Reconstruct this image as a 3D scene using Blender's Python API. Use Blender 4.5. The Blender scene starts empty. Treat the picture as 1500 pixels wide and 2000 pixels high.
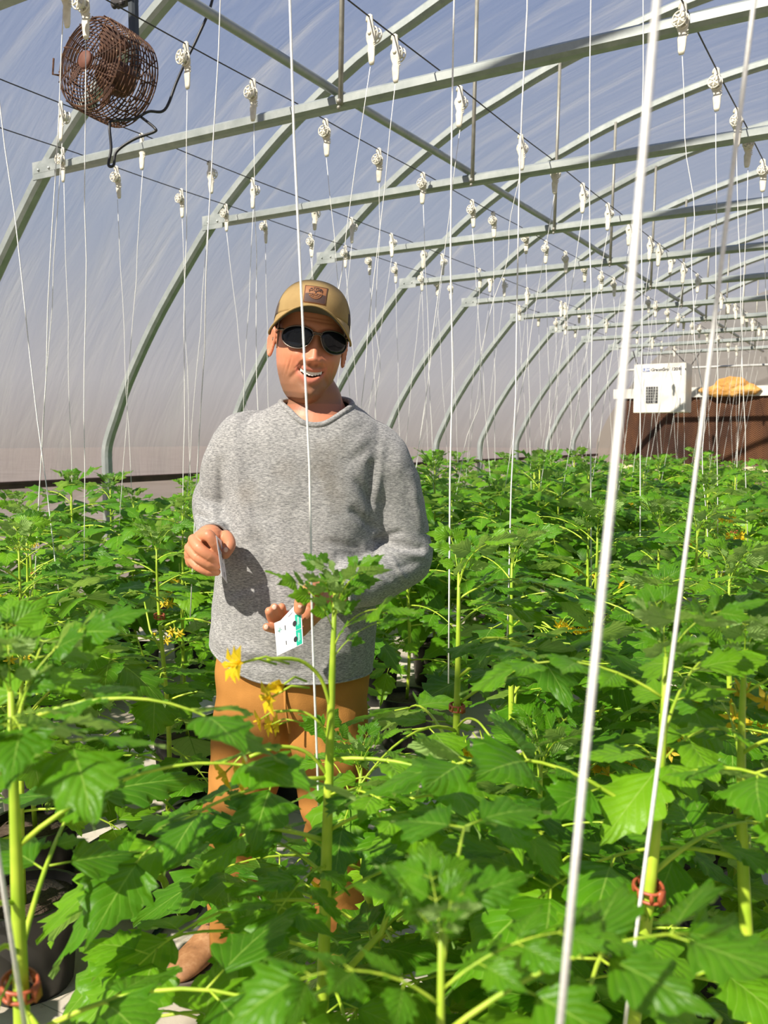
import bpy, bmesh, math, random
import numpy as np
from mathutils import Vector, Matrix, noise
from mathutils.bvhtree import BVHTree
random.seed(7); rng = np.random.RandomState(7)
S = bpy.context.scene
C = S.collection
PI = math.pi

# ---------------------------------------------------------------- camera, world, sun, exposure
CAMZ, FPX, HORIZON, VPX = 1.40, 1750.0, 857.0, 1770.0
PITCH = math.atan((1000 - HORIZON) / FPX)
PSI = math.atan((VPX - 750) * math.cos(PITCH) / FPX)
FW = Vector((-math.sin(PSI) * math.cos(PITCH), math.cos(PSI) * math.cos(PITCH), -math.sin(PITCH)))
RT = Vector((math.cos(PSI), math.sin(PSI), 0)); UP = RT.cross(FW)
CP = Vector((0, 0, CAMZ))
cam = bpy.data.cameras.new('camera'); co = bpy.data.objects.new('camera', cam); C.objects.link(co)
co.matrix_world = Matrix(((RT.x, UP.x, -FW.x, 0), (RT.y, UP.y, -FW.y, 0), (RT.z, UP.z, -FW.z, CAMZ), (0, 0, 0, 1)))
cam.sensor_fit = 'VERTICAL'; cam.sensor_height = 36; cam.lens = 36 * FPX / 2000
cam.clip_start = 0.02; cam.clip_end = 300
cam.dof.use_dof = True; cam.dof.focus_distance = 2.1; cam.dof.aperture_fstop = cam.lens / 3.2
S.camera = co
S.view_settings.view_transform = 'Standard'; S.view_settings.look = 'None'
S.view_settings.gamma = 1.0; S.view_settings.use_curve_mapping = False
S.view_settings.exposure = 0.0
S.cycles.max_bounces = 7; S.cycles.diffuse_bounces = 3; S.cycles.transmission_bounces = 4
S.cycles.transparent_max_bounces = 12; S.cycles.glossy_bounces = 2
S.cycles.caustics_reflective = False; S.cycles.caustics_refractive = False
S.cycles.use_denoising = True; S.cycles.sample_clamp_indirect = 6

w = bpy.data.worlds.new('sky'); S.world = w; w.use_nodes = True
nt = w.node_tree; nt.nodes.clear()
tc = nt.nodes.new('ShaderNodeTexCoord'); sx = nt.nodes.new('ShaderNodeSeparateXYZ')
rp = nt.nodes.new('ShaderNodeValToRGB'); bg = nt.nodes.new('ShaderNodeBackground'); wo = nt.nodes.new('ShaderNodeOutputWorld')
mr = nt.nodes.new('ShaderNodeMapRange'); mr.inputs[1].default_value = -0.2; mr.inputs[2].default_value = 1.0
nt.links.new(tc.outputs['Generated'], sx.inputs[0]); nt.links.new(sx.outputs['Z'], mr.inputs[0])
nt.links.new(mr.outputs[0], rp.inputs[0]); nt.links.new(rp.outputs[0], bg.inputs[0]); nt.links.new(bg.outputs[0], wo.inputs[0])
els = rp.color_ramp.elements
els[0].position = 0.0; els[0].color = (.34, .29, .24, 1)
els[1].position = 1.0; els[1].color = (.13, .23, .50, 1)
for p_, c_ in ((.165, (.50, .42, .37, 1)), (.22, (.56, .52, .52, 1)), (.36, (.36, .42, .55, 1)), (.6, (.16, .26, .52, 1))):
    e = els.new(p_); e.color = c_
bg.inputs[1].default_value = 1.0
sun = bpy.data.lights.new('sun', 'SUN'); sun.energy = 12.0; sun.angle = math.radians(0.9); sun.color = (1.0, .90, .75)
so = bpy.data.objects.new('sun', sun); C.objects.link(so)
SUNDIR = Vector((-.25, -1.0, .95)).normalized()          # from the scene towards the sun
so.rotation_euler = SUNDIR.to_track_quat('Z', 'Y').to_euler(); so.location = (0, -8, 8)


def ray(px, py):
    return FW + RT * ((px - 750) / FPX) - UP * ((py - 1000) / FPX)
def on_plane(px, py, ax, val):
    r = ray(px, py); t = (val - CP[ax]) / r[ax]; return CP + r * t
def at_depth(px, py, d):
    return CP + ray(px, py) * d

# ---------------------------------------------------------------- helpers
def tag(o, label=None, cat=None, group=None, kind=None):
    if label: o['label'] = label
    if cat: o['category'] = cat
    if group: o['group'] = group
    if kind: o['kind'] = kind
    return o
def empty(name, loc=(0, 0, 0), label=None, cat=None, group=None, rz=0):
    o = bpy.data.objects.new(name, None); C.objects.link(o); o.location = loc; o.rotation_euler = (0, 0, rz)
    o.empty_display_size = .05
    return tag(o, label, cat, group)
class MB:
    def __init__(s): s.v = []; s.f = []; s.uv = None; s.mi = []
    def add(s, vs, fs, mi=0):
        n = len(s.v); s.v.extend([tuple(map(float, p)) for p in vs]); s.f.extend([tuple(i + n for i in f) for f in fs]); s.mi.extend([mi] * len(fs)); return s
    def box(s, a, b, mi=0):
        x0, y0, z0 = a; x1, y1, z1 = b
        return s.add([(x0,y0,z0),(x1,y0,z0),(x1,y1,z0),(x0,y1,z0),(x0,y0,z1),(x1,y0,z1),(x1,y1,z1),(x0,y1,z1)],
                     [(0,3,2,1),(4,5,6,7),(0,1,5,4),(1,2,6,5),(2,3,7,6),(3,0,4,7)], mi)
    def tube(s, pts, r, n=8, cap=True, closed=False, mi=0, sq=None, up=None):
        P = [Vector(p) for p in pts]; m = len(P)
        if not hasattr(r, '__len__'): r = [r] * m
        vs = []; fs = []
        prev = None
        for i in range(m):
            a = P[(i - 1) % m] if (closed or i > 0) else P[i]; b = P[(i + 1) % m] if (closed or i < m - 1) else P[i]
            t = (b - a).normalized() if (b - a).length > 1e-9 else Vector((0, 0, 1))
            if up is not None: nrm = Vector(up) - t * t.dot(Vector(up)); nrm.normalize()
            elif prev is None:
                h = Vector((0, 0, 1)) if abs(t.z) < .9 else Vector((1, 0, 0)); nrm = (h - t * t.dot(h)).normalized()
            else:
                nrm = prev - t * t.dot(prev); nrm.normalize()
            prev = nrm; bn = t.cross(nrm)
            for k in range(n):
                an = 2 * PI * k / n + (PI / n if sq else 0)
                c_, s_ = math.cos(an), math.sin(an)
                if sq:  # rectangular section, sq = (width along bn, height along nrm)
                    cc = max(-1, min(1, c_ * 1.42)); ss = max(-1, min(1, s_ * 1.42))
                    vs.append(P[i] + nrm * (sq[1] / 2 * cc) + bn * (sq[0] / 2 * ss))
                else: vs.append(P[i] + (nrm * c_ + bn * s_) * r[i])
        for i in range(m if closed else m - 1):
            for k in range(n):
                j = (i + 1) % m; k2 = (k + 1) % n
                fs.append((i * n + k, i * n + k2, j * n + k2, j * n + k))
        if cap and not closed:
            fs.append(tuple(reversed(range(n)))); fs.append(tuple((m - 1) * n + k for k in range(n)))
        return s.add(vs, fs, mi)
    def loft(s, rings, cap=True, mi=0):
        n = len(rings[0]); vs = [p for r in rings for p in r]; fs = []
        for i in range(len(rings) - 1):
            for k in range(n):
                k2 = (k + 1) % n; fs.append((i * n + k, i * n + k2, (i + 1) * n + k2, (i + 1) * n + k))
        if cap: fs.append(tuple(reversed(range(n)))); fs.append(tuple((len(rings) - 1) * n + k for k in range(n)))
        return s.add(vs, fs, mi)
    def sphere(s, c, r, nu=16, nv=10, mi=0):
        if not hasattr(r, '__len__'): r = (r, r, r)
        vs = []; fs = []
        for i in range(nv + 1):
            th = PI * i / nv
            for k in range(nu):
                ph = 2 * PI * k / nu
                vs.append((c[0] + r[0] * math.sin(th) * math.cos(ph), c[1] + r[1] * math.sin(th) * math.sin(ph), c[2] + r[2] * math.cos(th)))
        for i in range(nv):
            for k in range(nu):
                fs.append((i * nu + k, (i + 1) * nu + k, (i + 1) * nu + (k + 1) % nu, i * nu + (k + 1) % nu))
        return s.add(vs, fs, mi)
    def build(s, name, mats, parent=None, smooth=True, uv=None, auto=None):
        me = bpy.data.meshes.new(name); me.from_pydata(s.v, [], s.f)
        if not isinstance(mats, (list, tuple)): mats = [mats]
        for m in mats: me.materials.append(m)
        if len(mats) > 1: me.polygons.foreach_set('material_index', s.mi)
        me.polygons.foreach_set('use_smooth', [smooth] * len(me.polygons))
        if uv is not None:
            l = me.uv_layers.new(name='uv'); lv = np.zeros(len(me.loops), dtype=np.int32); me.loops.foreach_get('vertex_index', lv)
            l.data.foreach_set('uv', np.asarray(uv, dtype=np.float32)[lv].ravel())
        if auto: me.set_sharp_from_angle(angle=math.radians(auto))
        me.update()
        o = bpy.data.objects.new(name, me); C.objects.link(o)
        if parent: o.parent = parent
        return o
def dup(o, parent=None):
    c = o.copy(); C.objects.link(c); c.parent = parent
    for ch in list(o.children): dup(ch, c)
    return c

# ---------------------------------------------------------------- materials
class NM:
    def __init__(s, name):
        s.m = bpy.data.materials.new(name); s.m.use_nodes = True; s.t = s.m.node_tree; s.b = s.t.nodes['Principled BSDF']; s.o = s.t.nodes['Material Output']
    def n(s, ty, **k):
        x = s.t.nodes.new(ty)
        for a, b in k.items(): setattr(x, a, b)
        return x
    def l(s, a, b): s.t.links.new(a, b)
    def val(s, x, inp, v):
        if hasattr(v, 'default_value') or hasattr(v, 'links'): s.l(v, x.inputs[inp])
        else: x.inputs[inp].default_value = v
    def math(s, op, a, b=0.0, c=0.0):
        x = s.n('ShaderNodeMath', operation=op)
        s.val(x, 0, a); s.val(x, 1, b); s.val(x, 2, c); return x.outputs[0]
    def noise(s, scale, detail=2.0, vec=None, rough=.5, dist=0.0):
        x = s.n('ShaderNodeTexNoise'); x.inputs['Scale'].default_value = scale; x.inputs['Detail'].default_value = detail
        x.inputs['Roughness'].default_value = rough; x.inputs['Distortion'].default_value = dist
        if vec is not None: s.l(vec, x.inputs['Vector'])
        return x.outputs['Fac']
    def obj(s, scale=(1, 1, 1), rot=(0, 0, 0)):
        t = s.n('ShaderNodeTexCoord'); m = s.n('ShaderNodeMapping'); m.inputs['Scale'].default_value = scale; m.inputs['Rotation'].default_value = rot
        s.l(t.outputs['Object'], m.inputs['Vector']); return m.outputs['Vector']
    def ramp(s, fac, stops):
        r = s.n('ShaderNodeValToRGB'); e = r.color_ramp.elements
        e[0].position, e[0].color = stops[0][0], (*stops[0][1], 1); e[1].position, e[1].color = stops[-1][0], (*stops[-1][1], 1)
        for p, c in stops[1:-1]: x = e.new(p); x.color = (*c, 1)
        s.val(r, 0, fac); return r.outputs[0]
    def mix(s, f, a, b, blend='MIX'):
        x = s.n('ShaderNodeMix', data_type='RGBA', blend_type=blend)
        s.val(x, 0, f)
        for i, v in ((6, a), (7, b)):
            if isinstance(v, tuple): x.inputs[i].default_value = (*v, 1)
            else: s.l(v, x.inputs[i])
        return x.outputs[2]
    def bump(s, h, strength=.3, dist=.01):
        x = s.n('ShaderNodeBump'); x.inputs['Strength'].default_value = strength; x.inputs['Distance'].default_value = dist
        s.l(h, x.inputs['Height']); s.l(x.outputs[0], s.b.inputs['Normal']); return x.outputs[0]
    def base(s, c, rough=.6, metal=0, spec=None):
        if isinstance(c, tuple): s.b.inputs['Base Color'].default_value = (*c, 1)
        else: s.l(c, s.b.inputs['Base Color'])
        s.val(s.b, 'Roughness', rough); s.b.inputs['Metallic'].default_value = metal
        if spec is not None: s.b.inputs['Specular IOR Level'].default_value = spec
        return s

def simple(name, c, rough=.6, metal=0, nz=None, bump=None):
    q = NM(name)
    if nz:
        f = q.noise(nz[0], 4, q.obj()); col = q.ramp(f, [(.3, nz[1]), (.7, c)])
        q.base(col, rough, metal)
    else: q.base(c, rough, metal)
    if bump: q.bump(q.noise(bump[0], 3, q.obj()), bump[1], bump[2])
    return q.m

def leaf_material():
    q = NM('tomato_leaf')
    uvn = q.n('ShaderNodeUVMap'); sep = q.n('ShaderNodeSeparateXYZ'); q.l(uvn.outputs[0], sep.inputs[0])
    v = q.math('ABSOLUTE', sep.outputs['X']); u = sep.outputs['Y']
    a = q.math('SUBTRACT', q.math('MULTIPLY', u, 7.0), q.math('MULTIPLY', v, 2.3))
    fr = q.math('ABSOLUTE', q.math('SUBTRACT', q.math('FRACT', a), .5))
    side = q.math('MULTIPLY', q.math('GREATER_THAN', u, .01), q.math('LESS_THAN', fr, .035))
    midr = q.math('LESS_THAN', v, .035)
    vein = q.math('MAXIMUM', midr, q.math('MULTIPLY', side, .55))
    oi = q.n('ShaderNodeObjectInfo')
    nz = q.noise(9, 3, q.obj())
    hue = q.math('ADD', q.math('MULTIPLY', oi.outputs['Random'], .5), q.math('MULTIPLY', nz, .5))
    top = q.ramp(hue, [(.2, (.042, .155, .004)), (.5, (.088, .265, .006)), (.8, (.185, .40, .012))])
    topv = q.mix(q.math('MULTIPLY', vein, .7), top, (.28, .46, .07))
    und = q.mix(vein, (.36, .55, .16), (.16, .33, .07))
    gm = q.n('ShaderNodeNewGeometry')
    col = q.mix(gm.outputs['Backfacing'], topv, und)
    q.base(col, .42, 0, .35)
    tl = q.n('ShaderNodeBsdfTranslucent'); tcol = q.mix(.5, col, (.40, .66, .03)); q.l(tcol, tl.inputs['Color'])
    h = q.math('ADD', q.math('MULTIPLY', fr, 1.0), q.math('MULTIPLY', q.noise(120, 2, q.obj()), .35))
    bn = q.bump(h, .55, .0025); q.l(bn, tl.inputs['Normal'])
    mx = q.n('ShaderNodeMixShader'); mx.inputs[0].default_value = .38
    q.l(q.b.outputs[0], mx.inputs[1]); q.l(tl.outputs[0], mx.inputs[2]); q.l(mx.outputs[0], q.o.inputs[0])
    return q.m
M = {}
M['leaf'] = leaf_material()
q = NM('plant_stem'); q.base(q.ramp(q.noise(30, 2, q.obj()), [(.3, (.27, .44, .02)), (.7, (.48, .62, .05))]), .5); q.b.inputs['Subsurface Weight'].default_value = 0; M['stem'] = q.m
q = NM('yellow_petal'); q.base((.92, .66, .02), .5); tl = q.n('ShaderNodeBsdfTranslucent'); tl.inputs[0].default_value = (.95, .72, .03, 1); mx = q.n('ShaderNodeMixShader'); mx.inputs[0].default_value = .45
q.l(q.b.outputs[0], mx.inputs[1]); q.l(tl.outputs[0], mx.inputs[2]); q.l(mx.outputs[0], q.o.inputs[0]); M['flower'] = q.m
M['string'] = simple('white_twine', (.88, .88, .84), .6, nz=(300, (.70, .70, .66)))
M['clip'] = simple('terracotta_plastic', (.42, .10, .04), .4, nz=(40, (.33, .07, .03)))
M['roller'] = simple('ivory_plastic', (.80, .77, .66), .4, nz=(40, (.62, .58, .47)), bump=(90, .15, .002))
M['spoolthread'] = simple('spool_thread', (.85, .84, .78), .7)
q = NM('galvanised_steel'); f = q.noise(14, 5, q.obj((1, 1, 1)), .65); f2 = q.noise(2.2, 3, q.obj())
q.base(q.mix(f2, q.ramp(f, [(.3, (.22, .25, .235)), (.55, (.33, .36, .345)), (.75, (.47, .49, .46))]), (.32, .35, .335)), .45, .3); q.bump(f, .12, .002); M['steel'] = q.m
M['rod'] = simple('grey_rod_steel', (.35, .34, .29), .5, .4, nz=(20, (.24, .23, .19)))
M['cable'] = simple('dark_wire_cable', (.035, .03, .028), .6)
M['black_cord'] = simple('black_rubber_cord', (.012, .013, .015), .45)
M['post'] = simple('dark_painted_steel', (.05, .06, .07), .5, .3)
q = NM('rusted_wire'); f = q.noise(45, 5, q.obj(), .7)
q.base(q.ramp(f, [(.30, (.018, .009, .006)), (.5, (.075, .030, .014)), (.62, (.16, .07, .028)), (.72, (.62, .50, .33))]), .75, .1); q.bump(f, .4, .002); M['rust'] = q.m
M['rustdark'] = simple('rusted_blade', (.14, .065, .04), .8, .1, nz=(20, (.06, .03, .02)))
M['hubpaint'] = simple('oxide_hub', (.20, .075, .045), .7, nz=(30, (.13, .05, .03)))
M['white_metal'] = simple('white_enamel', (.80, .78, .72), .4, nz=(6, (.66, .63, .56)))
M['grille'] = simple('dark_grille', (.02, .02, .025), .6)
M['blue_ink'] = simple('blue_ink', (.03, .08, .28), .6)
M['black_ink'] = simple('black_ink', (.02, .02, .03), .6)
M['grey_ink'] = simple('grey_ink', (.25, .25, .28), .6)
M['teal'] = simple('teal_print', (.0, .42, .27), .5)
M['card'] = simple('white_card', (.86, .86, .88), .5, nz=(25, (.80, .80, .82)))
M['black_plastic'] = simple('black_pot_plastic', (.012, .012, .013), .35, nz=(9, (.03, .028, .026)))
M['soil'] = simple('potting_soil', (.04, .022, .012), .95, nz=(60, (.09, .06, .04)), bump=(90, .8, .01))
M['wood'] = simple('weathered_plank', (.10, .065, .04), .8, nz=(12, (.04, .025, .018)), bump=(30, .4, .004))
M['hipwood'] = simple('dark_hip_board', (.12, .065, .05), .8, nz=(8, (.06, .035, .028)))
M['sunlit_cream'] = simple('sunlit_strip_cream', (.78, .68, .46), .7, nz=(3, (.6, .48, .28)))  # cream colour stands in for sunlight on the pale strip below the pad
M['white_board'] = simple('white_painted_board', (.68, .66, .60), .6, nz=(4, (.5, .48, .42)))
M['foam'] = simple('amber_spray_foam', (.42, .17, .025), .8, nz=(6, (.62, .36, .10)), bump=(14, 1.0, .03))
M['pvc'] = simple('grey_pipe', (.42, .42, .40), .5)
M['hose'] = simple('dark_green_hose', (.012, .035, .025), .4)
q = NM('cooling_pad'); t = q.n('ShaderNodeTexCoord'); mp = q.n('ShaderNodeMapping'); q.l(t.outputs['Object'], mp.inputs[0])
sp = q.n('ShaderNodeSeparateXYZ'); q.l(mp.outputs[0], sp.inputs[0])
zz = q.math('MULTIPLY', q.math('ABSOLUTE', q.math('SUBTRACT', q.math('FRACT', q.math('MULTIPLY', sp.outputs['X'], 7.0)), .5)), .11)
wv = q.math('SINE', q.math('MULTIPLY', q.math('ADD', sp.outputs['Z'], zz), 190.0))
big = q.noise(2.0, 4, q.obj((1.3, 1, .5)))
q.base(q.mix(q.math('MULTIPLY', q.math('ADD', wv, 1.0), .35), q.ramp(big, [(.3, (.030, .011, .006)), (.5, (.085, .030, .010)), (.7, (.20, .078, .026))]), (.02, .008, .005)), .85)
q.bump(wv, .8, .01); M['pad'] = q.m
# ground cloth: pale woven fabric, stained
q = NM('ground_cloth'); f = q.noise(1.7, 5, q.obj(), .6); f2 = q.noise(22, 4, q.obj(), .7)
col = q.ramp(f, [(.32, (.30, .25, .18)), (.5, (.48, .43, .35)), (.7, (.60, .57, .50))])
q.base(q.mix(q.ramp(f2, [(.60, (0, 0, 0)), (.72, (.5, .5, .5))]), col, (.22, .15, .08)), .85)
tx = q.n('ShaderNodeTexCoord'); spx = q.n('ShaderNodeSeparateXYZ'); q.l(tx.outputs['Object'], spx.inputs[0])
ln = q.math('LESS_THAN', q.math('ABSOLUTE', q.math('SUBTRACT', q.math('FRACT', q.math('MULTIPLY', spx.outputs['Y'], 3.2)), .5)), .006)
col2 = q.mix(q.math('MULTIPLY', ln, .6), q.b.inputs['Base Color'].links[0].from_socket, (.12, .14, .10)); q.l(col2, q.b.inputs['Base Color'])
q.bump(f2, .3, .006); M['floor'] = q.m
M['dirt'] = simple('dry_field', (.21, .17, .145), .95, nz=(.6, (.17, .135, .11)))

def film_material(name, alpha, tint, scale, rot=(0, 0, 0), amp=.35, wall=False):
    """polythene sheet: clear share, milky share and long soft creases"""
    q = NM(name)
    s1 = q.noise(1.0, 5, q.obj(scale, rot), .6, .8)
    s2 = q.noise(.7, 3, q.obj((.6, .6, .6)))
    s3 = q.noise(1.0, 4, q.obj((2.0, 1.1, 13.0) if wall else (.8, 5.5, .8), (0, 0, 0)), .6, .9)
    fold = q.ramp(s1, [(.50, (0, 0, 0)), (.62, (.35, .35, .35)), (.74, (1, 1, 1))])
    fold2 = q.ramp(s3, [(.56, (0, 0, 0)), (.70, (.7, .7, .7)), (.8, (1, 1, 1))])
    fac = q.math('ADD', q.math('MULTIPLY', fold, amp), q.math('MULTIPLY', fold2, amp * .55))
    fac = q.math('ADD', fac, q.math('MULTIPLY', q.math('SUBTRACT', s2, .5), .22)); fac = q.math('ADD', fac, alpha)
    tr = q.n('ShaderNodeBsdfTransparent'); tr.inputs[0].default_value = (*tint, 1)
    tl = q.n('ShaderNodeBsdfTranslucent'); tl.inputs[0].default_value = (.42, .42, .42, 1)
    df = q.n('ShaderNodeBsdfDiffuse'); df.inputs[0].default_value = (.42, .42, .42, 1)
    gl = q.n('ShaderNodeBsdfGlossy'); gl.inputs['Roughness'].default_value = .3; gl.inputs[0].default_value = (.8, .8, .8, 1)
    bn = q.n('ShaderNodeBump'); bn.inputs['Strength'].default_value = .8; bn.inputs['Distance'].default_value = .05; q.l(q.math('ADD', s1, q.math('MULTIPLY', s3, .4)), bn.inputs['Height'])
    for x in (tl, df, gl): q.l(bn.outputs[0], x.inputs['Normal'])
    m1 = q.n('ShaderNodeMixShader'); m1.inputs[0].default_value = .35; q.l(tl.outputs[0], m1.inputs[1]); q.l(df.outputs[0], m1.inputs[2])
    m2 = q.n('ShaderNodeMixShader'); m2.inputs[0].default_value = .12; q.l(m1.outputs[0], m2.inputs[1]); q.l(gl.outputs[0], m2.inputs[2])
    m3 = q.n('ShaderNodeMixShader'); q.l(fac, m3.inputs[0]); q.l(tr.outputs[0], m3.inputs[1]); q.l(m2.outputs[0], m3.inputs[2])
    q.l(m3.outputs[0], q.o.inputs[0]); return q.m
M['film_roof'] = film_material('roof_film', .17, (.80, .82, .86), (.5, 2.6, .5), (0, 0, .35))
M['film_wall'] = film_material('wall_film', .30, (.84, .83, .81), (1.5, .5, 5.0), wall=True)
M['film_end'] = film_material('end_film', .40, (.90, .80, .60), (1, 1, 1), amp=.1)

# ================================================================ structure
XB, YEND, YFRONT = -5.0, 16.6, -4.2
PROFILE_L = [(-5.0, 0), (-5.0, .6), (-5.0, 1.12), (-5.0, 1.31), (-4.965, 1.42), (-4.90, 1.55), (-4.77, 1.80), (-4.52, 2.17), (-4.25, 2.50), (-3.95, 2.83), (-3.62, 3.11), (-3.30, 3.34),
             (-2.85, 3.60), (-2.50, 3.74), (-2.18, 3.86), (-1.80, 3.97), (-1.35, 4.07), (-.9, 4.13), (-.45, 4.165), (0, 4.18)]
def smooth_profile(pts, n=4):
    out = []
    for i in range(len(pts) - 1):
        p0 = pts[max(i - 1, 0)]; p1 = pts[i]; p2 = pts[i + 1]; p3 = pts[min(i + 2, len(pts) - 1)]
        for k in range(n):
            t = k / n
            out.append(tuple(.5 * ((2 * p1[j]) + (-p0[j] + p2[j]) * t + (2 * p0[j] - 5 * p1[j] + 4 * p2[j] - p3[j]) * t * t + (-p0[j] + 3 * p1[j] - 3 * p2[j] + p3[j]) * t ** 3) for j in (0, 1)))
    out.append(pts[-1]); return out
PL = smooth_profile(PROFILE_L, 3)
PF = PL + [(-x, z) for x, z in reversed(PL[:-1])]
RIBS = [4.613 + 1.318 * (k - 2) for k in range(-4, 11)]
FILM_OFF = .035

def struct(name, mb, m, smooth=False, **k):
    return tag(mb.build(name, m, smooth=smooth, **k), kind='structure')

struct('floor', MB().box((-6.0, YFRONT - .3, -.05), (6.0, YEND + .3, 0)), M['floor'])
struct('ground', MB().add([(-120, -90, -.06), (120, -90, -.06), (120, 140, -.06), (-120, 140, -.06)], [(0, 1, 2, 3)]), M['dirt'])

def film_sheet(pts, y0, y1, nsub=4, off=FILM_OFF, bil=.02):
    ys = []
    for a, b in zip(YS[:-1], YS[1:]):
        for k in range(nsub): ys.append((a + (b - a) * k / nsub, k / nsub))
    ys.append((YS[-1], 0))
    mb = MB(); vs = []; n = len(pts)
    nor = []
    for i in range(n):
        a = pts[max(i - 1, 0)]; b = pts[min(i + 1, n - 1)]; d = Vector((b[0] - a[0], b[1] - a[1])).normalized(); nor.append((-d.y, d.x))
    for y, k in ys:
        for i, (x, z) in enumerate(pts):
            o = off - bil * math.sin(PI * k) + .010 * noise.noise(Vector((x * 2, y * 2, z * 2)))
            vs.append((x + nor[i][0] * o, y, z + nor[i][1] * o))
    fs = [(j * n + i, j * n + i + 1, (j + 1) * n + i + 1, (j + 1) * n + i) for j in range(len(ys) - 1) for i in range(n - 1)]
    return mb.add(vs, fs)
YS = [YFRONT] + [y for y in RIBS if YFRONT + .3 < y < YEND - .3] + [YEND]
roof_pts = [p for p in PF if p[1] >= 1.12]
wl = [p for p in PF if p[1] >= 1.10]
struct('ceiling', film_sheet(wl, YFRONT, YEND), M['film_roof'], smooth=True)
struct('wall_left', film_sheet([(-5.02, .02), (-5.03, .4), (-5.02, .8), (-5.02, 1.12)], YFRONT, YEND, bil=.04), M['film_wall'], smooth=True)
struct('wall_right', film_sheet([(5.02, 1.12), (5.02, .8), (5.03, .4), (5.02, .02)], YFRONT, YEND, bil=.04), M['film_wall'], smooth=True)
def end_wall(name, y, cols, mat):
    mb = MB(); pts = [p for p in PF]
    cvs = [(0, y, 1.2)] + [(x * 1.005, y, z + .03) for x, z in pts]
    mb.add(cvs, [(0, i, i + 1) for i in range(1, len(pts))] + [(0, len(pts), 1)]); return struct(name, mb, mat)
end_wall('wall_back', YEND, None, M['film_end']); end_wall('wall_front', YFRONT, None, M['film_wall'])
struct('trim_1', MB().box((-5.05, YFRONT, 1.075), (-5.00, YEND, 1.115)).box((-5.065, YFRONT, 1.105), (-4.995, YEND, 1.122)), M['hipwood'])
struct('trim_2', MB().box((5.00, YFRONT, 1.03), (5.05, YEND, 1.115)), M['hipwood'])
struct('trim_3', MB().box((-5.08, YFRONT, 0), (-5.0, YEND, .22)), M['hipwood'])

# ---- trusses: one thing each
ZC = 2.80
ORD = ['first', 'second', 'third', 'fourth', 'fifth', 'sixth', 'seventh', 'eighth', 'ninth', 'tenth', 'eleventh', 'twelfth']
def make_truss(y):
    t = empty('roof_truss', (0, y, 0))
    MB().tube([(x, 0, z) for x, z in PF], .03, n=8, sq=(.066, .070), up=(0, 1, 0)).build('arch_rib', M['steel'], t, smooth=False)
    pts = [(-4.02 + i * 8.04 / 24, 0, ZC - .0 + .02 * math.sin(PI * i / 24)) for i in range(25)]
    ob = MB().tube(pts, .03, n=8, sq=(.055, .070), up=(0, 1, 0)).build('collar_beam', M['steel'], t, smooth=False); ob.location.y = -.004
    for s in (-1, 1):
        br = MB().box((min(s * 4.03, s * 3.86), -.038, 2.755), (max(s * 4.03, s * 3.86), -.034, 2.845))
        for x in (3.98, 3.90): br.sphere((s * x, -.04, 2.80), .008, 8, 6)
        br.build('joint_plate', M['steel'], t, smooth=False)
    for x in (-2.10, 2.10):
        zt = 3.885
        m = MB().tube([(x + .02, -.035, zt), (x, -.042, 2.79)], .011, n=8); m.sphere((x, -.055, 2.80), .012, 8, 6).sphere((x, -.055, 2.775), .009, 8, 6)
        m.build('hanger_rod', M['rod'], t)
    for x in (0,):
        MB().tube([(x, -.03, 4.14), (x, -.04, 2.81)], .011, n=8).build('hanger_rod', M['rod'], t)
    return t
trusses = [y for y in RIBS if y < YEND - .1]
t0 = None
vis = 0
for y in trusses:
    if t0 is None: t0 = make_truss(y); o = t0
    else: o = dup(t0); o.location = (0, y, 0)
    if y > 3.0:
        nm = ORD[vis]; vis += 1
        tag(o, 'galvanised steel arch truss with collar beam, %s from the viewer in the row' % nm, 'truss', 'roof trusses along the greenhouse')
    else: tag(o, 'galvanised steel arch truss overhead behind the viewer', 'truss', 'roof trusses behind the viewer')

# ---- purlins, wires
def along(name, x, z, r, mat, label, cat, group=None, sag=0, n=8, wob=0):
    mb = MB(); pts = []
    yy = [YFRONT + (YEND - .1 - YFRONT) * i / 80 for i in range(81)]
    for y in yy:
        k = ((y - RIBS[0]) / 1.318) % 1.0
        pts.append((x + wob * math.sin(y * 3.1), y, z - sag * 4 * k * (1 - k) * .5))
    o = mb.tube(pts, r, n=n).build(name, mat); tag(o, label, cat, group); return o
along('purlin_pipe', -2.16, ZC + .075, .019, M['steel'], 'round steel purlin pipe running over the collar beams past the fan', 'pipe', wob=.004)
along('purlin_pipe', 2.16, ZC + .075, .019, M['steel'], 'round steel purlin pipe over the right-hand side of the trusses', 'pipe')
along('purlin_pipe', 0, 4.135, .019, M['steel'], 'round steel ridge pipe under the peak of the roof', 'pipe')
WZ = 2.865
WX = [-3.75, -3.25, -2.37, -1.67, -.71, -.05]
WL = ['dark wire nearest the left plastic wall', 'second dark wire out from the left plastic wall', 'dark wire running beside the purlin pipe', 'dark wire between the purlin pipe and the rightmost wire in view', 'rightmost steep dark wire in view', 'dark wire straight above the viewer']
for x, l in zip(WX, WL): along('overhead_wire', x, WZ, .0028, M['cable'], l + ', carrying string rollers', 'wire', 'overhead wires', sag=.012, n=6)

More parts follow.
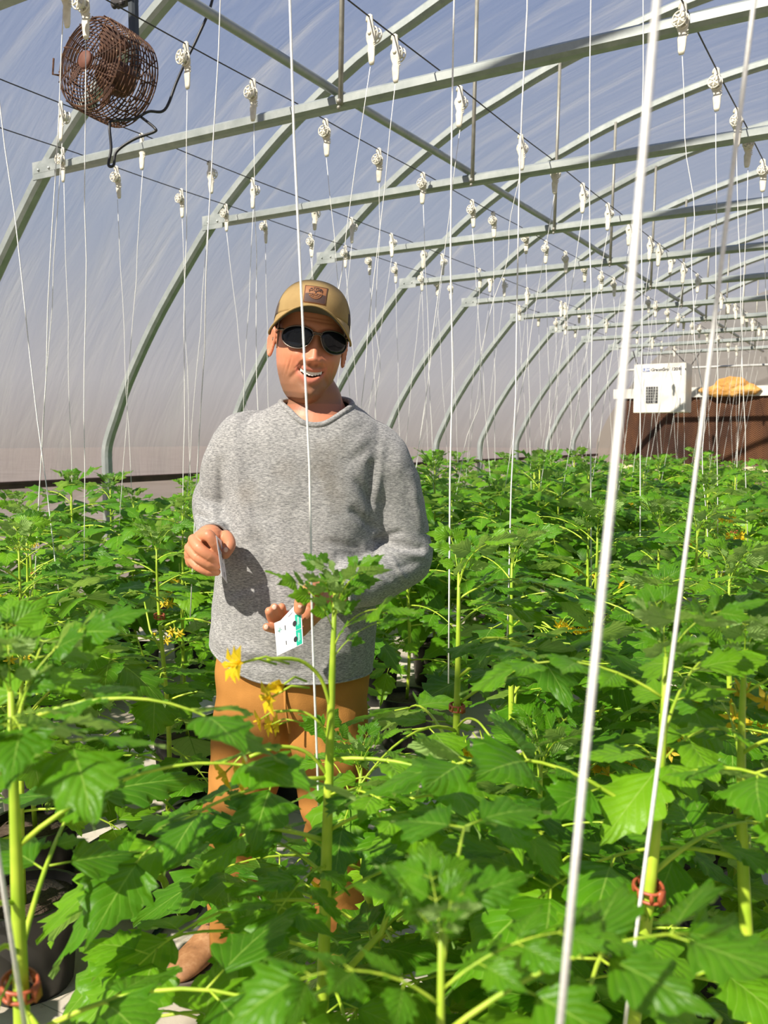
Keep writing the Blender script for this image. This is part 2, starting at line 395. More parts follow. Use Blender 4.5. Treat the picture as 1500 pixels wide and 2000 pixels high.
# ================================================================ end wall fittings
PX0 = on_plane(1212, 800, 1, YEND - .3).x
struct_pad = MB().box((PX0, YEND - .32, .95), (4.6, YEND - .18, 2.12)).build('cooling_pad', M['pad'], smooth=False)
tag(struct_pad, 'dark brown corrugated evaporative cooling pad across the far end wall', 'cooling pad')
o = MB().box((PX0 - .12, YEND - .36, 2.12), (4.7, YEND - .14, 2.29)).build('header_board', M['white_board'], smooth=False); tag(o, 'white gutter board capping the brown cooling pad', 'board')
o = MB().box((PX0 - .05, YEND - .50, .78), (4.7, YEND - .16, .93)).build('sunlit_strip', M['sunlit_cream'], smooth=False); tag(o, 'pale sunlit strip below the brown cooling pad, put in as a cream board', 'board')  # board put in for a pale sunlit strip between the leaves
zp = 2.62
o = MB().tube([(PX0 + .0, YEND - .42, zp - .25), (PX0 + .02, YEND - .45, zp), (PX0 + .4, YEND - .45, zp), (4.5, YEND - .45, zp)], .022).build('water_pipe', M['pvc']); tag(o, 'thin grey water pipe above the white gutter board', 'pipe')
fo = on_plane(1425, 762, 1, YEND - .42)
mb = MB(); mb.sphere((fo.x, YEND - .40, 2.22), (.50, .09, .12), 48, 24); mb.sphere((fo.x + .03, YEND - .40, 2.31), (.27, .09, .13), 40, 20)
mb.v = [tuple(Vector(v) + Vector((noise.noise(Vector(v) * 7), .4 * noise.noise(Vector(v) * 9 + Vector((3, 0, 0))), noise.noise(Vector(v) * 8 + Vector((0, 5, 0))))) * .05) for v in mb.v]
o = mb.build('foam_lump', M['foam']); tag(o, 'lump of amber spray foam on the white gutter board', 'foam')
for i, x in enumerate((-4.35, 0.0, 4.35)):
    o = MB().box((x - .05, YEND - .14, 0), (x + .05, YEND - .04, 3.1 if abs(x) < 1 else 2.3)).build('end_post', M['steel'], smooth=False)
    tag(o, ['steel post at the far left corner of the end wall', 'steel post in the middle of the far end wall', 'steel post at the far right corner of the end wall'][i], 'post')

# ---- heater
HY = 14.05
h0 = on_plane(1237, 806, 1, HY); h1 = on_plane(1337, 806, 1, HY); htop = on_plane(1243, 712, 1, HY)
hw = h1.x - h0.x; hh = htop.z - h0.z
heater = empty('unit_heater', (h0.x, HY, h0.z), 'white box heater with a small dark grille hanging from the trusses', 'heater')
MB().box((0, 0, 0), (hw, .45, hh)).box((hw, .01, .01), (hw + .006, .44, hh - .01)).build('cabinet', M['white_metal'], heater, smooth=False)
MB().box((hw * .925, -.008, .006), (hw * .985, .001, hh - .006)).build('door_edge', M['white_metal'], heater, smooth=False)
g = MB().box((hw * .245, -.006, hh * .19), (hw * .475, .001, hh * .53)); g.build('vent_grille', M['grille'], heater, smooth=False)
gb = MB()
for i in range(1, 5): x = hw * (.245 + .23 * i / 5); gb.box((x - .003, -.011, hh * .19), (x + .003, -.006, hh * .53))
for i in range(1, 6): z = hh * (.19 + .34 * i / 6); gb.box((hw * .245, -.011, z - .003), (hw * .475, -.006, z + .003))
gb.build('grille_bars', M['pvc'], heater, smooth=False)
MB().box((hw * .90, -.012, hh * .12), (hw * .915, -.001, hh * .29)).box((hw * .90, -.012, hh * .76), (hw * .915, -.001, hh * .94)).build('hinge', M['grey_ink'], heater, smooth=False)
def text(name, body, size, mat, parent, mw, ext=.0008, shear=0, align='LEFT', bold=0):
    cu = bpy.data.curves.new(name, 'FONT'); cu.body = body; cu.size = size; cu.extrude = ext; cu.shear = shear; cu.align_x = align; cu.offset = bold
    o = bpy.data.objects.new(name, cu); C.objects.link(o); cu.materials.append(mat); bpy.context.view_layer.update()
    me = bpy.data.meshes.new_from_object(o.evaluated_get(bpy.context.evaluated_depsgraph_get())); bpy.data.objects.remove(o)
    o = bpy.data.objects.new(name, me); C.objects.link(o); o.parent = parent; o.matrix_local = mw
    return o
RX = Matrix.Rotation(PI / 2, 4, 'X')
MB().box((hw * .17, -.005, hh * .845), (hw * .305, .001, hh * .915)).build('brand_plate', M['blue_ink'], heater, smooth=False)
text('brand_lettering', 'LBW', hh * .075, M['card'], heater, Matrix.Translation((hw * .178, -.006, hh * .853)) @ RX, bold=.001)
text('model_lettering', 'GreenGro  120/Max', hh * .085, M['black_ink'], heater, Matrix.Translation((hw * .33, -.003, hh * .85)) @ RX, shear=.15, bold=.0015)
ch = MB()
for (x, y, dx) in ((.03, .05, -.10), (hw - .02, .05, -.22), (hw, .42, .12), (.03, .42, -.05)): ch.tube([(x, y, hh), (x + dx, y + .12, ZC - h0.z - .03)], .008, 6)
ch.build('hanging_chain', M['cable'], heater)

# ---- circulation fan, rusty
fc = at_depth(207, 140, 3.35)
fan = empty('circulation_fan', fc, 'rusty round wire-cage circulation fan hanging near the left roof', 'fan')
# local frame: +Z of fan axis points to its front (towards viewer, left)
ax = (-FW * .84 + RT * -.50 + UP * .03).normalized()
q1 = Vector((0, 0, 1)); sx_ = q1.cross(ax).normalized(); sy_ = ax.cross(sx_)
FM = Matrix(((sx_.x, sy_.x, ax.x, 0), (sx_.y, sy_.y, ax.y, 0), (sx_.z, sy_.z, ax.z, 0), (0, 0, 0, 1)))
def fpart(mb, name, mat, smooth=True):
    o = mb.build(name, mat, fan, smooth); o.matrix_local = FM; return o
Rf = .168; D2 = .155
def circ(r, z, n=40, th=0): return [(r * math.cos(2 * PI * k / n + th), r * math.sin(2 * PI * k / n + th), z) for k in range(n)]
mb = MB()
for i in range(11):
    r = .042 + (Rf * .95 - .042) * i / 10; mb.tube(circ(r, D2 / 2 + .022 * (1 - (r / Rf) ** 2)), .0022, 5, closed=True)
for k in range(8):
    a = 2 * PI * k / 8; pts = []
    for i in range(8):
        r = .036 + (Rf - .036) * i / 7; pts.append((r * math.cos(a + .25 * i / 7), r * math.sin(a + .25 * i / 7), D2 / 2 + .018 * (1 - (r / Rf) ** 2)))
    mb.tube(pts, .003, 5)
fpart(mb, 'front_grille', M['rust'])
mb = MB()
for i in range(13):
    z = D2 / 2 - (D2 + .02) * i / 12; rr = Rf * (1 + .02 * math.sin(PI * i / 12)) * (.965 if i == 0 else 1)
    mb.tube(circ(rr, z, 48), .0026, 5, closed=True)
for k in range(16):
    a = 2 * PI * k / 16; mb.tube([(Rf * math.cos(a), Rf * math.sin(a), D2 / 2), (Rf * 1.02 * math.cos(a + .06), Rf * 1.02 * math.sin(a + .06), 0), (Rf * math.cos(a + .12), Rf * math.sin(a + .12), -D2 / 2 - .02)], .0026, 5)
fpart(mb, 'barrel_cage', M['rust'])
mb = MB()
for i in range(7):
    r = .06 + (Rf - .06) * i / 6; mb.tube(circ(r, -D2 / 2 - .02 - .03 * (1 - (r / Rf) ** 2), 40), .0024, 5, closed=True)
for k in range(12):
    a = 2 * PI * k / 12; mb.tube([(.05 * math.cos(a), .05 * math.sin(a), -D2 / 2 - .048), (.12 * math.cos(a - .1), .12 * math.sin(a - .1), -D2 / 2 - .036), (Rf * math.cos(a - .2), Rf * math.sin(a - .2), -D2 / 2 - .02)], .0026, 5)
fpart(mb, 'rear_grille', M['rust'])
mb = MB(); mb.loft([circ(.032, D2 / 2 + .014, 20), circ(.034, D2 / 2 + .020, 20), circ(.030, D2 / 2 + .027, 20)]); fpart(mb, 'hub_badge', M['hubpaint'])
mb = MB(); mb.loft([circ(.055, -.10, 24), circ(.062, -.08, 24), circ(.062, -.005, 24), circ(.04, .01, 24)]); mb.tube([(0, 0, 0), (0, 0, .04)], .01, 8); fpart(mb, 'motor', M['rustdark'])
for k in range(3):
    a0 = 2 * PI * k / 3 + .9; vs = []; n1, n2 = 8, 6
    for s_ in (0, 1):
        for i in range(n1):
            r = .035 + .115 * i / (n1 - 1)
            for j in range(n2):
                a = a0 + (j / (n2 - 1) - .5) * (.55 + .45 * i / (n1 - 1)); vs.append((r * math.cos(a), r * math.sin(a), .032 + (j / (n2 - 1) - .5) * .045 - .002 * s_))
    fs = []
    N = n1 * n2
    for i in range(n1 - 1):
        for j in range(n2 - 1):
            a = i * n2 + j; fs += [(a, a + n2, a + n2 + 1, a + 1), (N + a, N + a + 1, N + a + n2 + 1, N + a + n2)]
    for i in range(n1 - 1): a = i * n2; fs += [(a, N + a, N + a + n2, a + n2)]; a = i * n2 + n2 - 1; fs += [(a, a + n2, N + a + n2, N + a)]
    for j in range(n2 - 1): a = (n1 - 1) * n2 + j; fs += [(a, N + a, N + a + 1, a + 1)]
    fpart(MB().add(vs, fs), 'fan_blade', M['rustdark'])
mb = MB().tube([(-Rf * 1.0, -.01, D2 / 2 - .01), (-Rf * 1.12, -.01, D2 / 2 + .01), (-Rf * 1.12, .05, D2 / 2 + .01)], .004, 6); fpart(mb, 'clamp_lever', M['rust'])
# hanging post of the fan up to the roof
pb = at_depth(262, 90, 3.50) - fc; pt = at_depth(268, -120, 3.50) - fc
o = MB().tube([pb + Vector((0, 0, -.12)), pb, Vector((pb.x, pb.y, pt.z)), Vector((pb.x, pb.y, pt.z + .55))], .02, 8, sq=(.036, .036), up=(0, 1, 0)).build('hanging_post', M['post'], fan, smooth=False)
bb = at_depth(245, 3, 3.5) - fc
MB().box((bb.x - .06, bb.y - .02, bb.z - .008), (bb.x + .05, bb.y + .02, bb.z + .012)).sphere((bb.x - .04, bb.y - .02, bb.z - .015), .012, 8, 6).sphere((bb.x + .0, bb.y - .02, bb.z - .015), .012, 8, 6).build('mounting_bracket', M['cable'], fan, smooth=False)
def spline(P, n=8):
    P = [Vector(p) for p in P]; out = []
    for i in range(len(P) - 1):
        p0 = P[max(i - 1, 0)]; p1 = P[i]; p2 = P[i + 1]; p3 = P[min(i + 2, len(P) - 1)]
        for k in range(n):
            t = k / n; out.append(.5 * ((2 * p1) + (-p0 + p2) * t + (2 * p0 - 5 * p1 + 4 * p2 - p3) * t * t + (-p0 + 3 * p1 - 3 * p2 + p3) * t ** 3))
    out.append(P[-1]); return out
cp = [at_depth(x, y, d) - fc for x, y, d in ((425, -60, 3.4), (412, 10, 3.4), (385, 75, 3.4), (365, 115, 3.4), (345, 160, 3.38), (322, 214, 3.36), (290, 218, 3.34), (262, 232, 3.33), (220, 236, 3.33), (214, 248, 3.3), (217, 290, 3.3), (212, 322, 3.3), (222, 322, 3.3), (228, 296, 3.3), (262, 272, 3.3), (300, 258, 3.3), (302, 250, 3.3), (276, 229, 3.34))]
MB().tube(spline(cp), .0052, 8).build('power_cord', M['black_cord'], fan)

# ================================================================ string rollers on the wires
def make_roller(side):
    """body hangs from the wire, plate normal along Y; spool on the -Y (side=-1) or +Y side"""
    t = empty('string_roller')
    prof = [(.0, .010, .011), (-.006, .0115, .012), (-.022, .0125, .010), (-.045, .015, .009), (-.062, .021, .010), (-.078, .021, .010), (-.098, .013, .009), (-.112, .017, .010), (-.122, .016, .010), (-.140, .0145, .009), (-.155, .013, .009), (-.166, .009, .007)]
    mb = MB(); rings = []
    for z, hw_, hd in prof:
        rings.append([(hw_ * math.cos(a) * (1 if abs(math.cos(a)) < .7 else 1), hd * .62 * math.sin(a), z + .014) for a in [2 * PI * k / 12 for k in range(12)]])
    mb.loft(rings)
    mb.tube([(-.004 + .011 * math.cos(a), 0, .004 + .013 * math.sin(a)) for a in [PI * (-.15 + 1.3 * k / 7) for k in range(8)]], .0045, 6)
    for z in (-.10, -.108, -.116): mb.tube([(.012, 0, z + .02), (.021, 0, z + .024)], .0025, 5)
    mb.tube([(0, side * -.006, -.045), (0, side * -.009, -.045)], .008, 10)
    mb.build('roller_body', M['roller'], t)
    s = side; y0, y1 = s * .008, s * .030
    mb = MB(); n = 20
    for y in (y0, y1):
        R_, r_ = .0265, .0215
        for yy in (y,):
            mb.tube([(R_ * .93 * math.cos(2 * PI * k / n), yy, -.045 + R_ * .93 * math.sin(2 * PI * k / n)) for k in range(n)], .0028, 6, closed=True)
        for k in range(6):
            a = 2 * PI * k / 6 + .3; mb.tube([(.006 * math.cos(a), y, -.045 + .006 * math.sin(a)), (.024 * math.cos(a), y, -.045 + .024 * math.sin(a))], .0036, 6)
        mb.tube([(0, y - .001, -.045), (0, y + .001, -.045)], .0095, 12)
    sp = mb.build('spool', M['roller'], t)
    MB().tube([(0, y0, -.045), (0, y1, -.045)], .016, 14).build('wound_thread', M['spoolthread'], sp)
    return t
ROLL = {-1: make_roller(-1), 1: make_roller(1)}
HOOKS = [(165,-12),(364,81),(119,195),(123,289),(277,255),(228,327),(355,372),(495,151),(723,25),(772,63),(637,230),(741,292),(410,311),(494,345),(899,172),(1018,260),(1084,313),(1139,363),(827,339),(1335,17),(1400,145),(1440,224),(1463,265),(1491,321),(442,401),(518,429),(615,410),(607,463),(687,426),(765,459),(675,487),(722,505),(773,523),(923,395),(964,420),(1028,455),(1067,479),(827,493),(864,501),(937,531),(824,543),(854,558),(881,570),(958,550),(984,552),(1030,569),(983,601),(1020,614),(1063,593),(1085,595),(1046,626),(1071,632),(1093,638),(1105,501),(1142,522),(1175,541),(1199,553),(1188,406),(1270,474),(1287,488),(1229,440),(1122,605),(1142,612),(1176,626),(1253,583),(1271,591),(1296,603),(1311,506),(1335,530),(1362,546),(1415,585),(1429,596),(1455,613),(1473,622),(1482,632),(1491,640),(1331,620),(1353,629),(1366,637),(1378,645),(1396,657),(1408,668),(1420,677),(1233,650),(1256,662),(1276,669),(1294,679),(1311,615),(1437,608),(1392,575)]
# where some strings run to: hook pixel -> a pixel lower on the string
DOWN = {(165,-12):(165,960),(364,81):(358,930),(495,151):(503,780),(723,25):(632,760),(772,63):(708,760),(637,230):(690,860),(741,292):(735,780),(228,327):(255,920),(277,255):(240,920),(123,289):(140,930),(119,195):(80,900),(355,372):(372,930),(410,311):(368,930),(442,401):(480,780),(899,172):(812,920),(1018,260):(905,900),(1084,313):(990,930),(1139,363):(1065,890),(827,339):(845,900),(923,395):(955,900),(1335,17):(1385,1100),(1400,145):(1402,1080),(1463,265):(1440,900),(518,429):(524,780),(494,345):(476,780)}
WIRE_NAME = ['wire nearest the left wall', 'second wire out from the left wall', 'wire beside the purlin pipe', 'wire between the purlin pipe and the rightmost one', 'rightmost steep wire']
SPECIAL = {(165,-12):'white string roller overlapping the top of the rusty fan', (364,81):'white string roller just right of the rusty fan, beside its black cord', (119,195):'white string roller at the lower left edge of the rusty fan',
 (123,289):'white string roller at the left end of the nearest collar beam', (277,255):'grey shaded string roller in front of the nearest collar beam below the fan', (228,327):'white string roller just below the nearest beam, under the hanging loop of black cord',
 (723,25):'large white string roller, left one of the close pair at the top', (772,63):'large white string roller, right one of the close pair at the top, with loose thread', (899,172):'white string roller with a shaded lower half just under the nearest collar beam',
 (1335,17):'largest white string roller in front of the nearest collar beam at upper right', (1400,145):'white string roller second down the steep right-hand wire', (1440,224):'white string roller with a loose thread loop, third down the steep right-hand wire',
 (1463,265):'white string roller in front of the second collar beam, fourth down the steep right-hand wire', (1491,321):'white string roller fifth down the steep right-hand wire', (495,151):'white string roller overlapping the nearest beam, with the spool on its left', (637,230):'white string roller just under the nearest beam by the purlin pipe crossing',
 (1018,260):'white string roller above the second collar beam whose string runs wavy', (1084,313):'white string roller with a sideways spool in front of the second collar beam', (741,292):'white string roller above the second beam, left of the purlin pipe', (827,339):'white string roller in front of the second beam near the purlin crossing',
 (355,372):'small white string roller on the wire nearest the wall, right of the fan cord loop', (442,401):'white string roller over the left end of the second collar beam', (1139,363):'white string roller below the second beam between the two thin roof rods'}
STRL = {k: 'white string under the ' + ' '.join(re_.replace('large ', '').replace('white ', '').split()[:12]) for k, re_ in SPECIAL.items()}
plants_at = []       # (x, y, priority)
used_first = {-1: False, 1: False}
def make_string(name, A, B, wav, label, group, r=.0016):
    mb = MB(); n = 26 if wav > .004 else 10; pts = []
    ph = random.random() * 6
    for i in range(n + 1):
        t = i / n; p = Vector(A).lerp(Vector(B), t); env = math.sin(PI * t)
        p.x += env * wav * (math.sin(t * 17 + ph) + .6 * math.sin(t * 31 + ph * 2)); p.y += env * wav * math.cos(t * 13 + ph); pts.append(p)
    o = mb.tube(pts, r, 6).build(name, M['string']); tag(o, label, 'string', group); return o
for h in HOOKS:
    P = on_plane(h[0], h[1], 2, WZ - .01)
    wi = min(range(5), key=lambda i: abs(WX[i] - P.x))
    # a hook keeps its direction from the camera; slide it onto its wire
    P = on_plane(h[0], h[1], 0, WX[wi]) if wi == 4 or P.y < 9 else P
    P.z = WZ - .012 - .0; P.x = WX[wi]
    side = -1 if wi in (0, 2, 4) else 1
    if not used_first[side]: used_first[side] = True; r = ROLL[side]
    else: r = dup(ROLL[side])
    far = P.y > 7
    r.location = (P.x, P.y, P.z - .002); r.rotation_euler = (random.uniform(-.05, .05), random.uniform(-.05, .05), random.uniform(-.18, .18))
    gname = 'string rollers on the ' + WIRE_NAME[wi]
    lab = SPECIAL.get(h) or ('white string roller %s the %s' % ('far down' if far else 'part way along', WIRE_NAME[wi]))
    tag(r, lab, 'string roller', gname + (', far end' if far else ', near part'))
    A = Vector((P.x, P.y, P.z - .160))
    if h in DOWN:
        Q = on_plane(*DOWN[h], 1, P.y); t = (A.z - .95) / max(A.z - Q.z, .3); B = A + (Q - A) * t
    else:
        dx = {0: .12, 1: -.22, 2: .10, 3: -.24, 4: .06}[wi] + random.uniform(-.07, .07); B = Vector((P.x + dx, P.y + random.uniform(-.06, .06), .9))
    wav = .018 if h == (1018,260) else (.010 if h in ((1335,17), (741,292)) else .003)
    make_string('twine_string', A, B, wav, STRL.get(h) or 'white twine string %s the %s' % ('far down' if far else 'nearer along', WIRE_NAME[wi]),
                'strings from the ' + WIRE_NAME[wi] + (', far end' if far else ', near part'), .0015 if P.y < 7 else .0013)
    plants_at.append((B.x, P.y))
# strings whose rollers are above the frame: (top px, lower px, wire x, label)
NEARS = [((569, 0), (605, 1050), -.71, .72, 'white twine string passing in front of the man\'s cap and shirt'),
         ((886, 0), (878, 1100), -.71, .95, 'long straight white twine string just right of the man'),
         ((1027, 0), (998, 1000), -.71, .9, 'second long white twine string right of the man, leaning slightly left'),
         ((1152, 0), (1155, 1200), -.71, .9, 'third long white twine string right of the man, nearly vertical'),
         ((1256, 0), (1250, 1100), -.71, .9, 'thin vertical white twine string passing left of the white heater'),
         ((125, 0), (80, 900), -2.37, .8, 'slanting white twine string crossing the left edge of the rusty fan'),
         ((430, 0), (385, 930), -1.67, .85, 'white twine string right of the fan cord, leaning to the man\'s raised hand'),
         ((2, 215), (90, 950), -2.37, .85, 'white twine string slanting from the left edge of the photo'),
         ]
for (tp, lp, wx, zb, lab) in NEARS:
    a = on_plane(*tp, 0, wx); y = a.y
    if tp[0] == 2: y = 1.80; a = on_plane(2, 215, 1, y)
    b = on_plane(*lp, 1, y)
    d = (b - a); A = a + d * ((WZ - a.z) / d.z); B = a + d * ((zb - a.z) / d.z)
    make_string('twine_string', A, B, .0025, lab, 'strings to plants from above the frame', .0017)
    side = -1; r = dup(ROLL[side]); r.location = (A.x, A.y, A.z); tag(r, 'white string roller above the frame over the viewer', 'string roller', 'string rollers above the frame')
    r.location.z = WZ - .012; plants_at.append((B.x, y))
def near_string(pa, da, pb_, db, lab, r=.0017, ext=0.0):
    A = at_depth(*pa, da); B = at_depth(*pb_, db); d = A - B; A2 = B + d * ((WZ - .17 - B.z) / d.z)
    make_string('twine_string', A2, B - d * ext, .0008, lab, None, r)
near_string((1285, 0), .40, (1098, 1960), .41, 'thick blurred white twine string close to the viewer, right of centre', .0019, .12)
near_string((1475, 0), .62, (1222, 1990), .74, 'bright white twine string at right slanting down to the orange clip', .0017, .1)
near_string((-95, 1080), .52, (50, 2010), .60, 'white twine string beside the thick stem at the lower left', .0016, .05)

# ================================================================ tomato leaves
def leaflet(L, W, seed, nu=15, nv=4, teeth=5.0, lobe=.16, curl=.5, fold=.35):
    r = random.Random(seed); ph = r.random() * .4
    vs = []; uv = []
    asym = r.uniform(-.08, .08); droop = r.uniform(.15, .55) * curl; tw = r.uniform(-.35, .35)
    for i in range(nu + 1):
        u = i / nu
        w0 = (math.sin(PI * min(1, u ** .58)) ** .85 * (1 - u ** 3) ** .6 if 0 < u < 1 else 0) * (1 - .30 * u) * 1.15
        s = (u * teeth + ph) % 1.0
        tooth = (s if s < .72 else (1 - s) / .28 * .72) / .72
        for j in range(-nv, nv + 1):
            v = j / nv; av = abs(v)
            w = W * .5 * w0 * (1 - lobe + lobe * 2.0 * tooth * av ** 2)
            x = v * w * (1 + asym * (1 if v > 0 else -1))
            y = u * L + av ** 2 * W * .10 * (tooth - .5) * (1 if 0 < u < 1 else 0) + av * W * .12 * w0 * (1 - u)
            z = fold * abs(x) * (1 - .5 * u) - av ** 2 * W * .16 * w0
            z += .030 * W * math.sin(u * 7 * PI * 2 - av * 4.4 * 2) * av * w0 + .05 * W * math.sin(u * 6 + seed + v * 2) * av
            z -= droop * L * u * u
            z += tw * x * u
            vs.append((x, y, z)); uv.append((v, u))
    m = 2 * nv + 1
    fs = [(i * m + j, i * m + j + 1, (i + 1) * m + j + 1, (i + 1) * m + j) for i in range(nu) for j in range(m - 1)]
    return vs, fs, uv
def compound_leaf(seed, L=.34, detail=1, pairs=3, size=1.0):
    """one tomato leaf: rachis (mat 1) and leaflets (mat 0); base at origin, runs along +Y, up +Z"""
    r = random.Random(seed); mb = MB(); uvs = []
    def pos(t):
        b = r0; return Vector((side * t * t * L, L * (t - .10 * t ** 3), b * L * (t - t * t * 1.25)))
    r0 = r.uniform(.25, .5); side = r.uniform(-.12, .12)
    n = 9; pts = [pos(i / n) for i in range(n + 1)]
    mb.tube(pts, [.0036 * (1 - .62 * i / n) * size for i in range(n + 1)], 6, mi=1); uvs += [(.5, .5)] * len(mb.v)
    nu, nv = (16, 4) if detail else (7, 2)
    def put(p, yaw, pitch, roll, Ll, Wl, sd, pet):
        vs, fs, uv = leaflet(Ll, Wl, sd, nu, nv, teeth=r.choice((3.0, 4.0, 5.0)), lobe=r.uniform(.16, .30))
        R = Matrix.Rotation(yaw, 4, 'Z') @ Matrix.Rotation(pitch, 4, 'X') @ Matrix.Rotation(roll, 4, 'Y')
        d = R @ Vector((0, 1, 0))
        q0 = p + d * pet
        if pet > .004: mb.tube([p, q0], [.0017 * size, .0013 * size], 4, mi=1); uvs.extend([(.5, .5)] * 8)
        mb.add([q0 + R @ Vector(v) for v in vs], fs, 0); uvs.extend(uv)
    tl = L * r.uniform(.44, .56)
    dirp = (pos(1) - pos(.9)); pit = math.atan2(dirp.z, dirp.y)
    put(pos(1), r.uniform(-.15, .15), pit, 0, tl, tl * r.uniform(.66, .82), seed * 7 + 1, 0)
    for k in range(pairs):
        t = .30 + .62 * k / max(1, pairs - 1) + r.uniform(-.03, .03); t = min(t, .93)
        for sgn in (-1, 1):
            ll = L * r.uniform(.33, .45) * (1.0 if k else .8)
            put(pos(t + r.uniform(-.03, .02)), sgn * -r.uniform(.85, 1.25), r.uniform(-.30, .15), sgn * r.uniform(-.2, .3), ll, ll * r.uniform(.58, .74), seed * 13 + k * 2 + sgn, .012 + .02 * r.random())
        if k < pairs - 1:
            for sgn in (-1, 1):
                ll = L * r.uniform(.06, .12); put(pos(t + .12), sgn * -r.uniform(.9, 1.3), 0, 0, ll, ll * .7, seed * 17 + k + sgn, .004)
    return mb, uvs
LEAFV = []
for k in range(8):
    mb, uv = compound_leaf(k + 3, L=.34, detail=1, pairs=3 if k % 3 else 2)
    o = mb.build('leaf', [M['leaf'], M['stem']], uv=uv); LEAFV.append(o.data); bpy.data.objects.remove(o)
SPRV = []
for k in range(3):
    mb, uv = compound_leaf(k + 40, L=.34, detail=1, pairs=3)
    o = mb.build('leaf', [M['leaf'], M['stem']], uv=uv); SPRV.append(o.data); bpy.data.objects.remove(o)
# merged foliage for the more distant plants
LOW = [compound_leaf(k + 3, L=.34, detail=0, pairs=3) for k in range(6)]
def stem_path(h, lean=(0, 0), seed=0, z0=.22):
    r = random.Random(seed); a, b = r.uniform(-.02, .02), r.uniform(-.02, .02)
    return lambda t: Vector((lean[0] * t + a * math.sin(t * 5), lean[1] * t + b * math.sin(t * 4 + 1), z0 + (h - z0) * t))
def leaf_nodes(h, seed, n):
    """(t along the stem, azimuth, elevation, scale)"""
    r = random.Random(seed * 3 + 1); out = []; az = r.random() * 6.28
    for i in range(n):
        t = .20 + .76 * (i / (n - 1)) ** .9; az += 2.35 + r.uniform(-.4, .4)
        sc = (1.0 - .55 * max(0, (t - .72) / .28)) * r.uniform(.82, 1.08)
        el = -.15 + .75 * max(0, (t - .35)) + r.uniform(-.2, .25)
        out.append((t, az, el, sc))
    for i in range(4): az += 1.6; out.append((.975 + .006 * i, az, .95 + .1 * i, .36 - .05 * i))
    return out
def flower_mesh(n=3, seed=0):
    r = random.Random(seed); mb = MB(); p = [Vector((0, 0, 0)), Vector((0, .03, .012)), Vector((0, .06, .008)), Vector((0, .085, -.012))]
    mb.tube(spline(p, 4), [.0018] * 13, 5, mi=0)
    for k in range(n):
        b = Vector((r.uniform(-.02, .02), .04 + .045 * k / n, -.004)); e = b + Vector((r.uniform(-.025, .025), .015 + r.uniform(0, .02), -.02 - r.uniform(0, .015)))
        mb.tube([b, (b + e) / 2 + Vector((0, .004, .004)), e], .001, 4, mi=0)
        d = (e - b).normalized(); a1 = d.orthogonal().normalized(); a2 = d.cross(a1)
        open_ = r.random() > .3
        for j in range(6):
            an = j * PI / 3; o = a1 * math.cos(an) + a2 * math.sin(an); s = a2 * math.cos(an) - a1 * math.sin(an)
            tip = e + (o * (.017 if open_ else .004) + d * (.004 if open_ else .018)); mid = e + o * (.008 if open_ else .005) + d * .006
            mb.add([e - s * .001, e + s * .001, mid + s * .0032, tip, mid - s * .0032], [(0, 1, 2, 3, 4)], 1)
        mb.tube([e, e + d * .010], [.0022, .001], 5, mi=1)
    return mb
FLV = []
for k in range(4):
    o = flower_mesh(3 + k % 2, k).build('flower_cluster', [M['stem'], M['flower']]); FLV.append(o.data); bpy.data.objects.remove(o)
STEMS = []
def place(me, name, parent, loc, rx, rz, sc, ry=0):
    o = bpy.data.objects.new(name, me); C.objects.link(o); o.parent = parent; o.location = loc
    o.rotation_euler = (rx, ry, rz); o.scale = (sc, sc, sc); return o
STEMTHICK = 1.0
def near_plant(x, y, h, seed, label, group=None, n=12, lean=(0, 0), flowers=2, rad=.0068, leaves=None, sc=1.0, avoid=None, top=1.0, cut=9, low=0):
    t = empty('tomato_plant', (x, y, 0), label, 'tomato plant', group)
    f = stem_path(h, lean, seed); m = 16
    mb = MB().tube([f(i / m) for i in range(m + 1)], [rad * (1.15 - .85 * (i / m) ** 3) for i in range(m + 1)], 10)
    r = random.Random(seed)
    for k in range(2):   # side shoots
        tt = r.uniform(.35, .65); a = r.random() * 6.28; b = f(tt); e = b + Vector((math.cos(a) * .10, math.sin(a) * .10, .14)); mb.tube([b, (b + e) / 2 + Vector((math.cos(a) * .02, math.sin(a) * .02, -.01)), e], [rad * .6, rad * .5, rad * .3], 7)
    mb.build('stem', M['stem'], t)
    for i, (tt, az, el, s) in enumerate(leaf_nodes(h, seed, n)):
        if (cut < tt < .97) or tt < low: continue
        if cut < 9 and tt > .97: s *= .78
        if tt > .78: s *= top + (1 - top) * max(0, (.9 - tt) / .12) if top < 1 and tt < .97 else 1
        if avoid is not None and tt > avoid[2]:
            dd = (az + PI / 2 - avoid[0] + PI) % (2 * PI) - PI
            if abs(dd) < avoid[1]: az += PI
        place((LEAFV + SPRV)[(seed * 5 + i * 3) % 11], 'leaf', t, f(tt), el, az, s * sc)
    for az, el, s, tt, v in (leaves or []): place(LEAFV[v], 'leaf', t, f(tt), el, az, s)
    for k in range(flowers):
        tt = r.uniform(.62, .93); place(FLV[(seed + k) % 4], 'flower_cluster', t, f(tt), .3, r.random() * 6.28, 1.15)
    return t
FARV = []
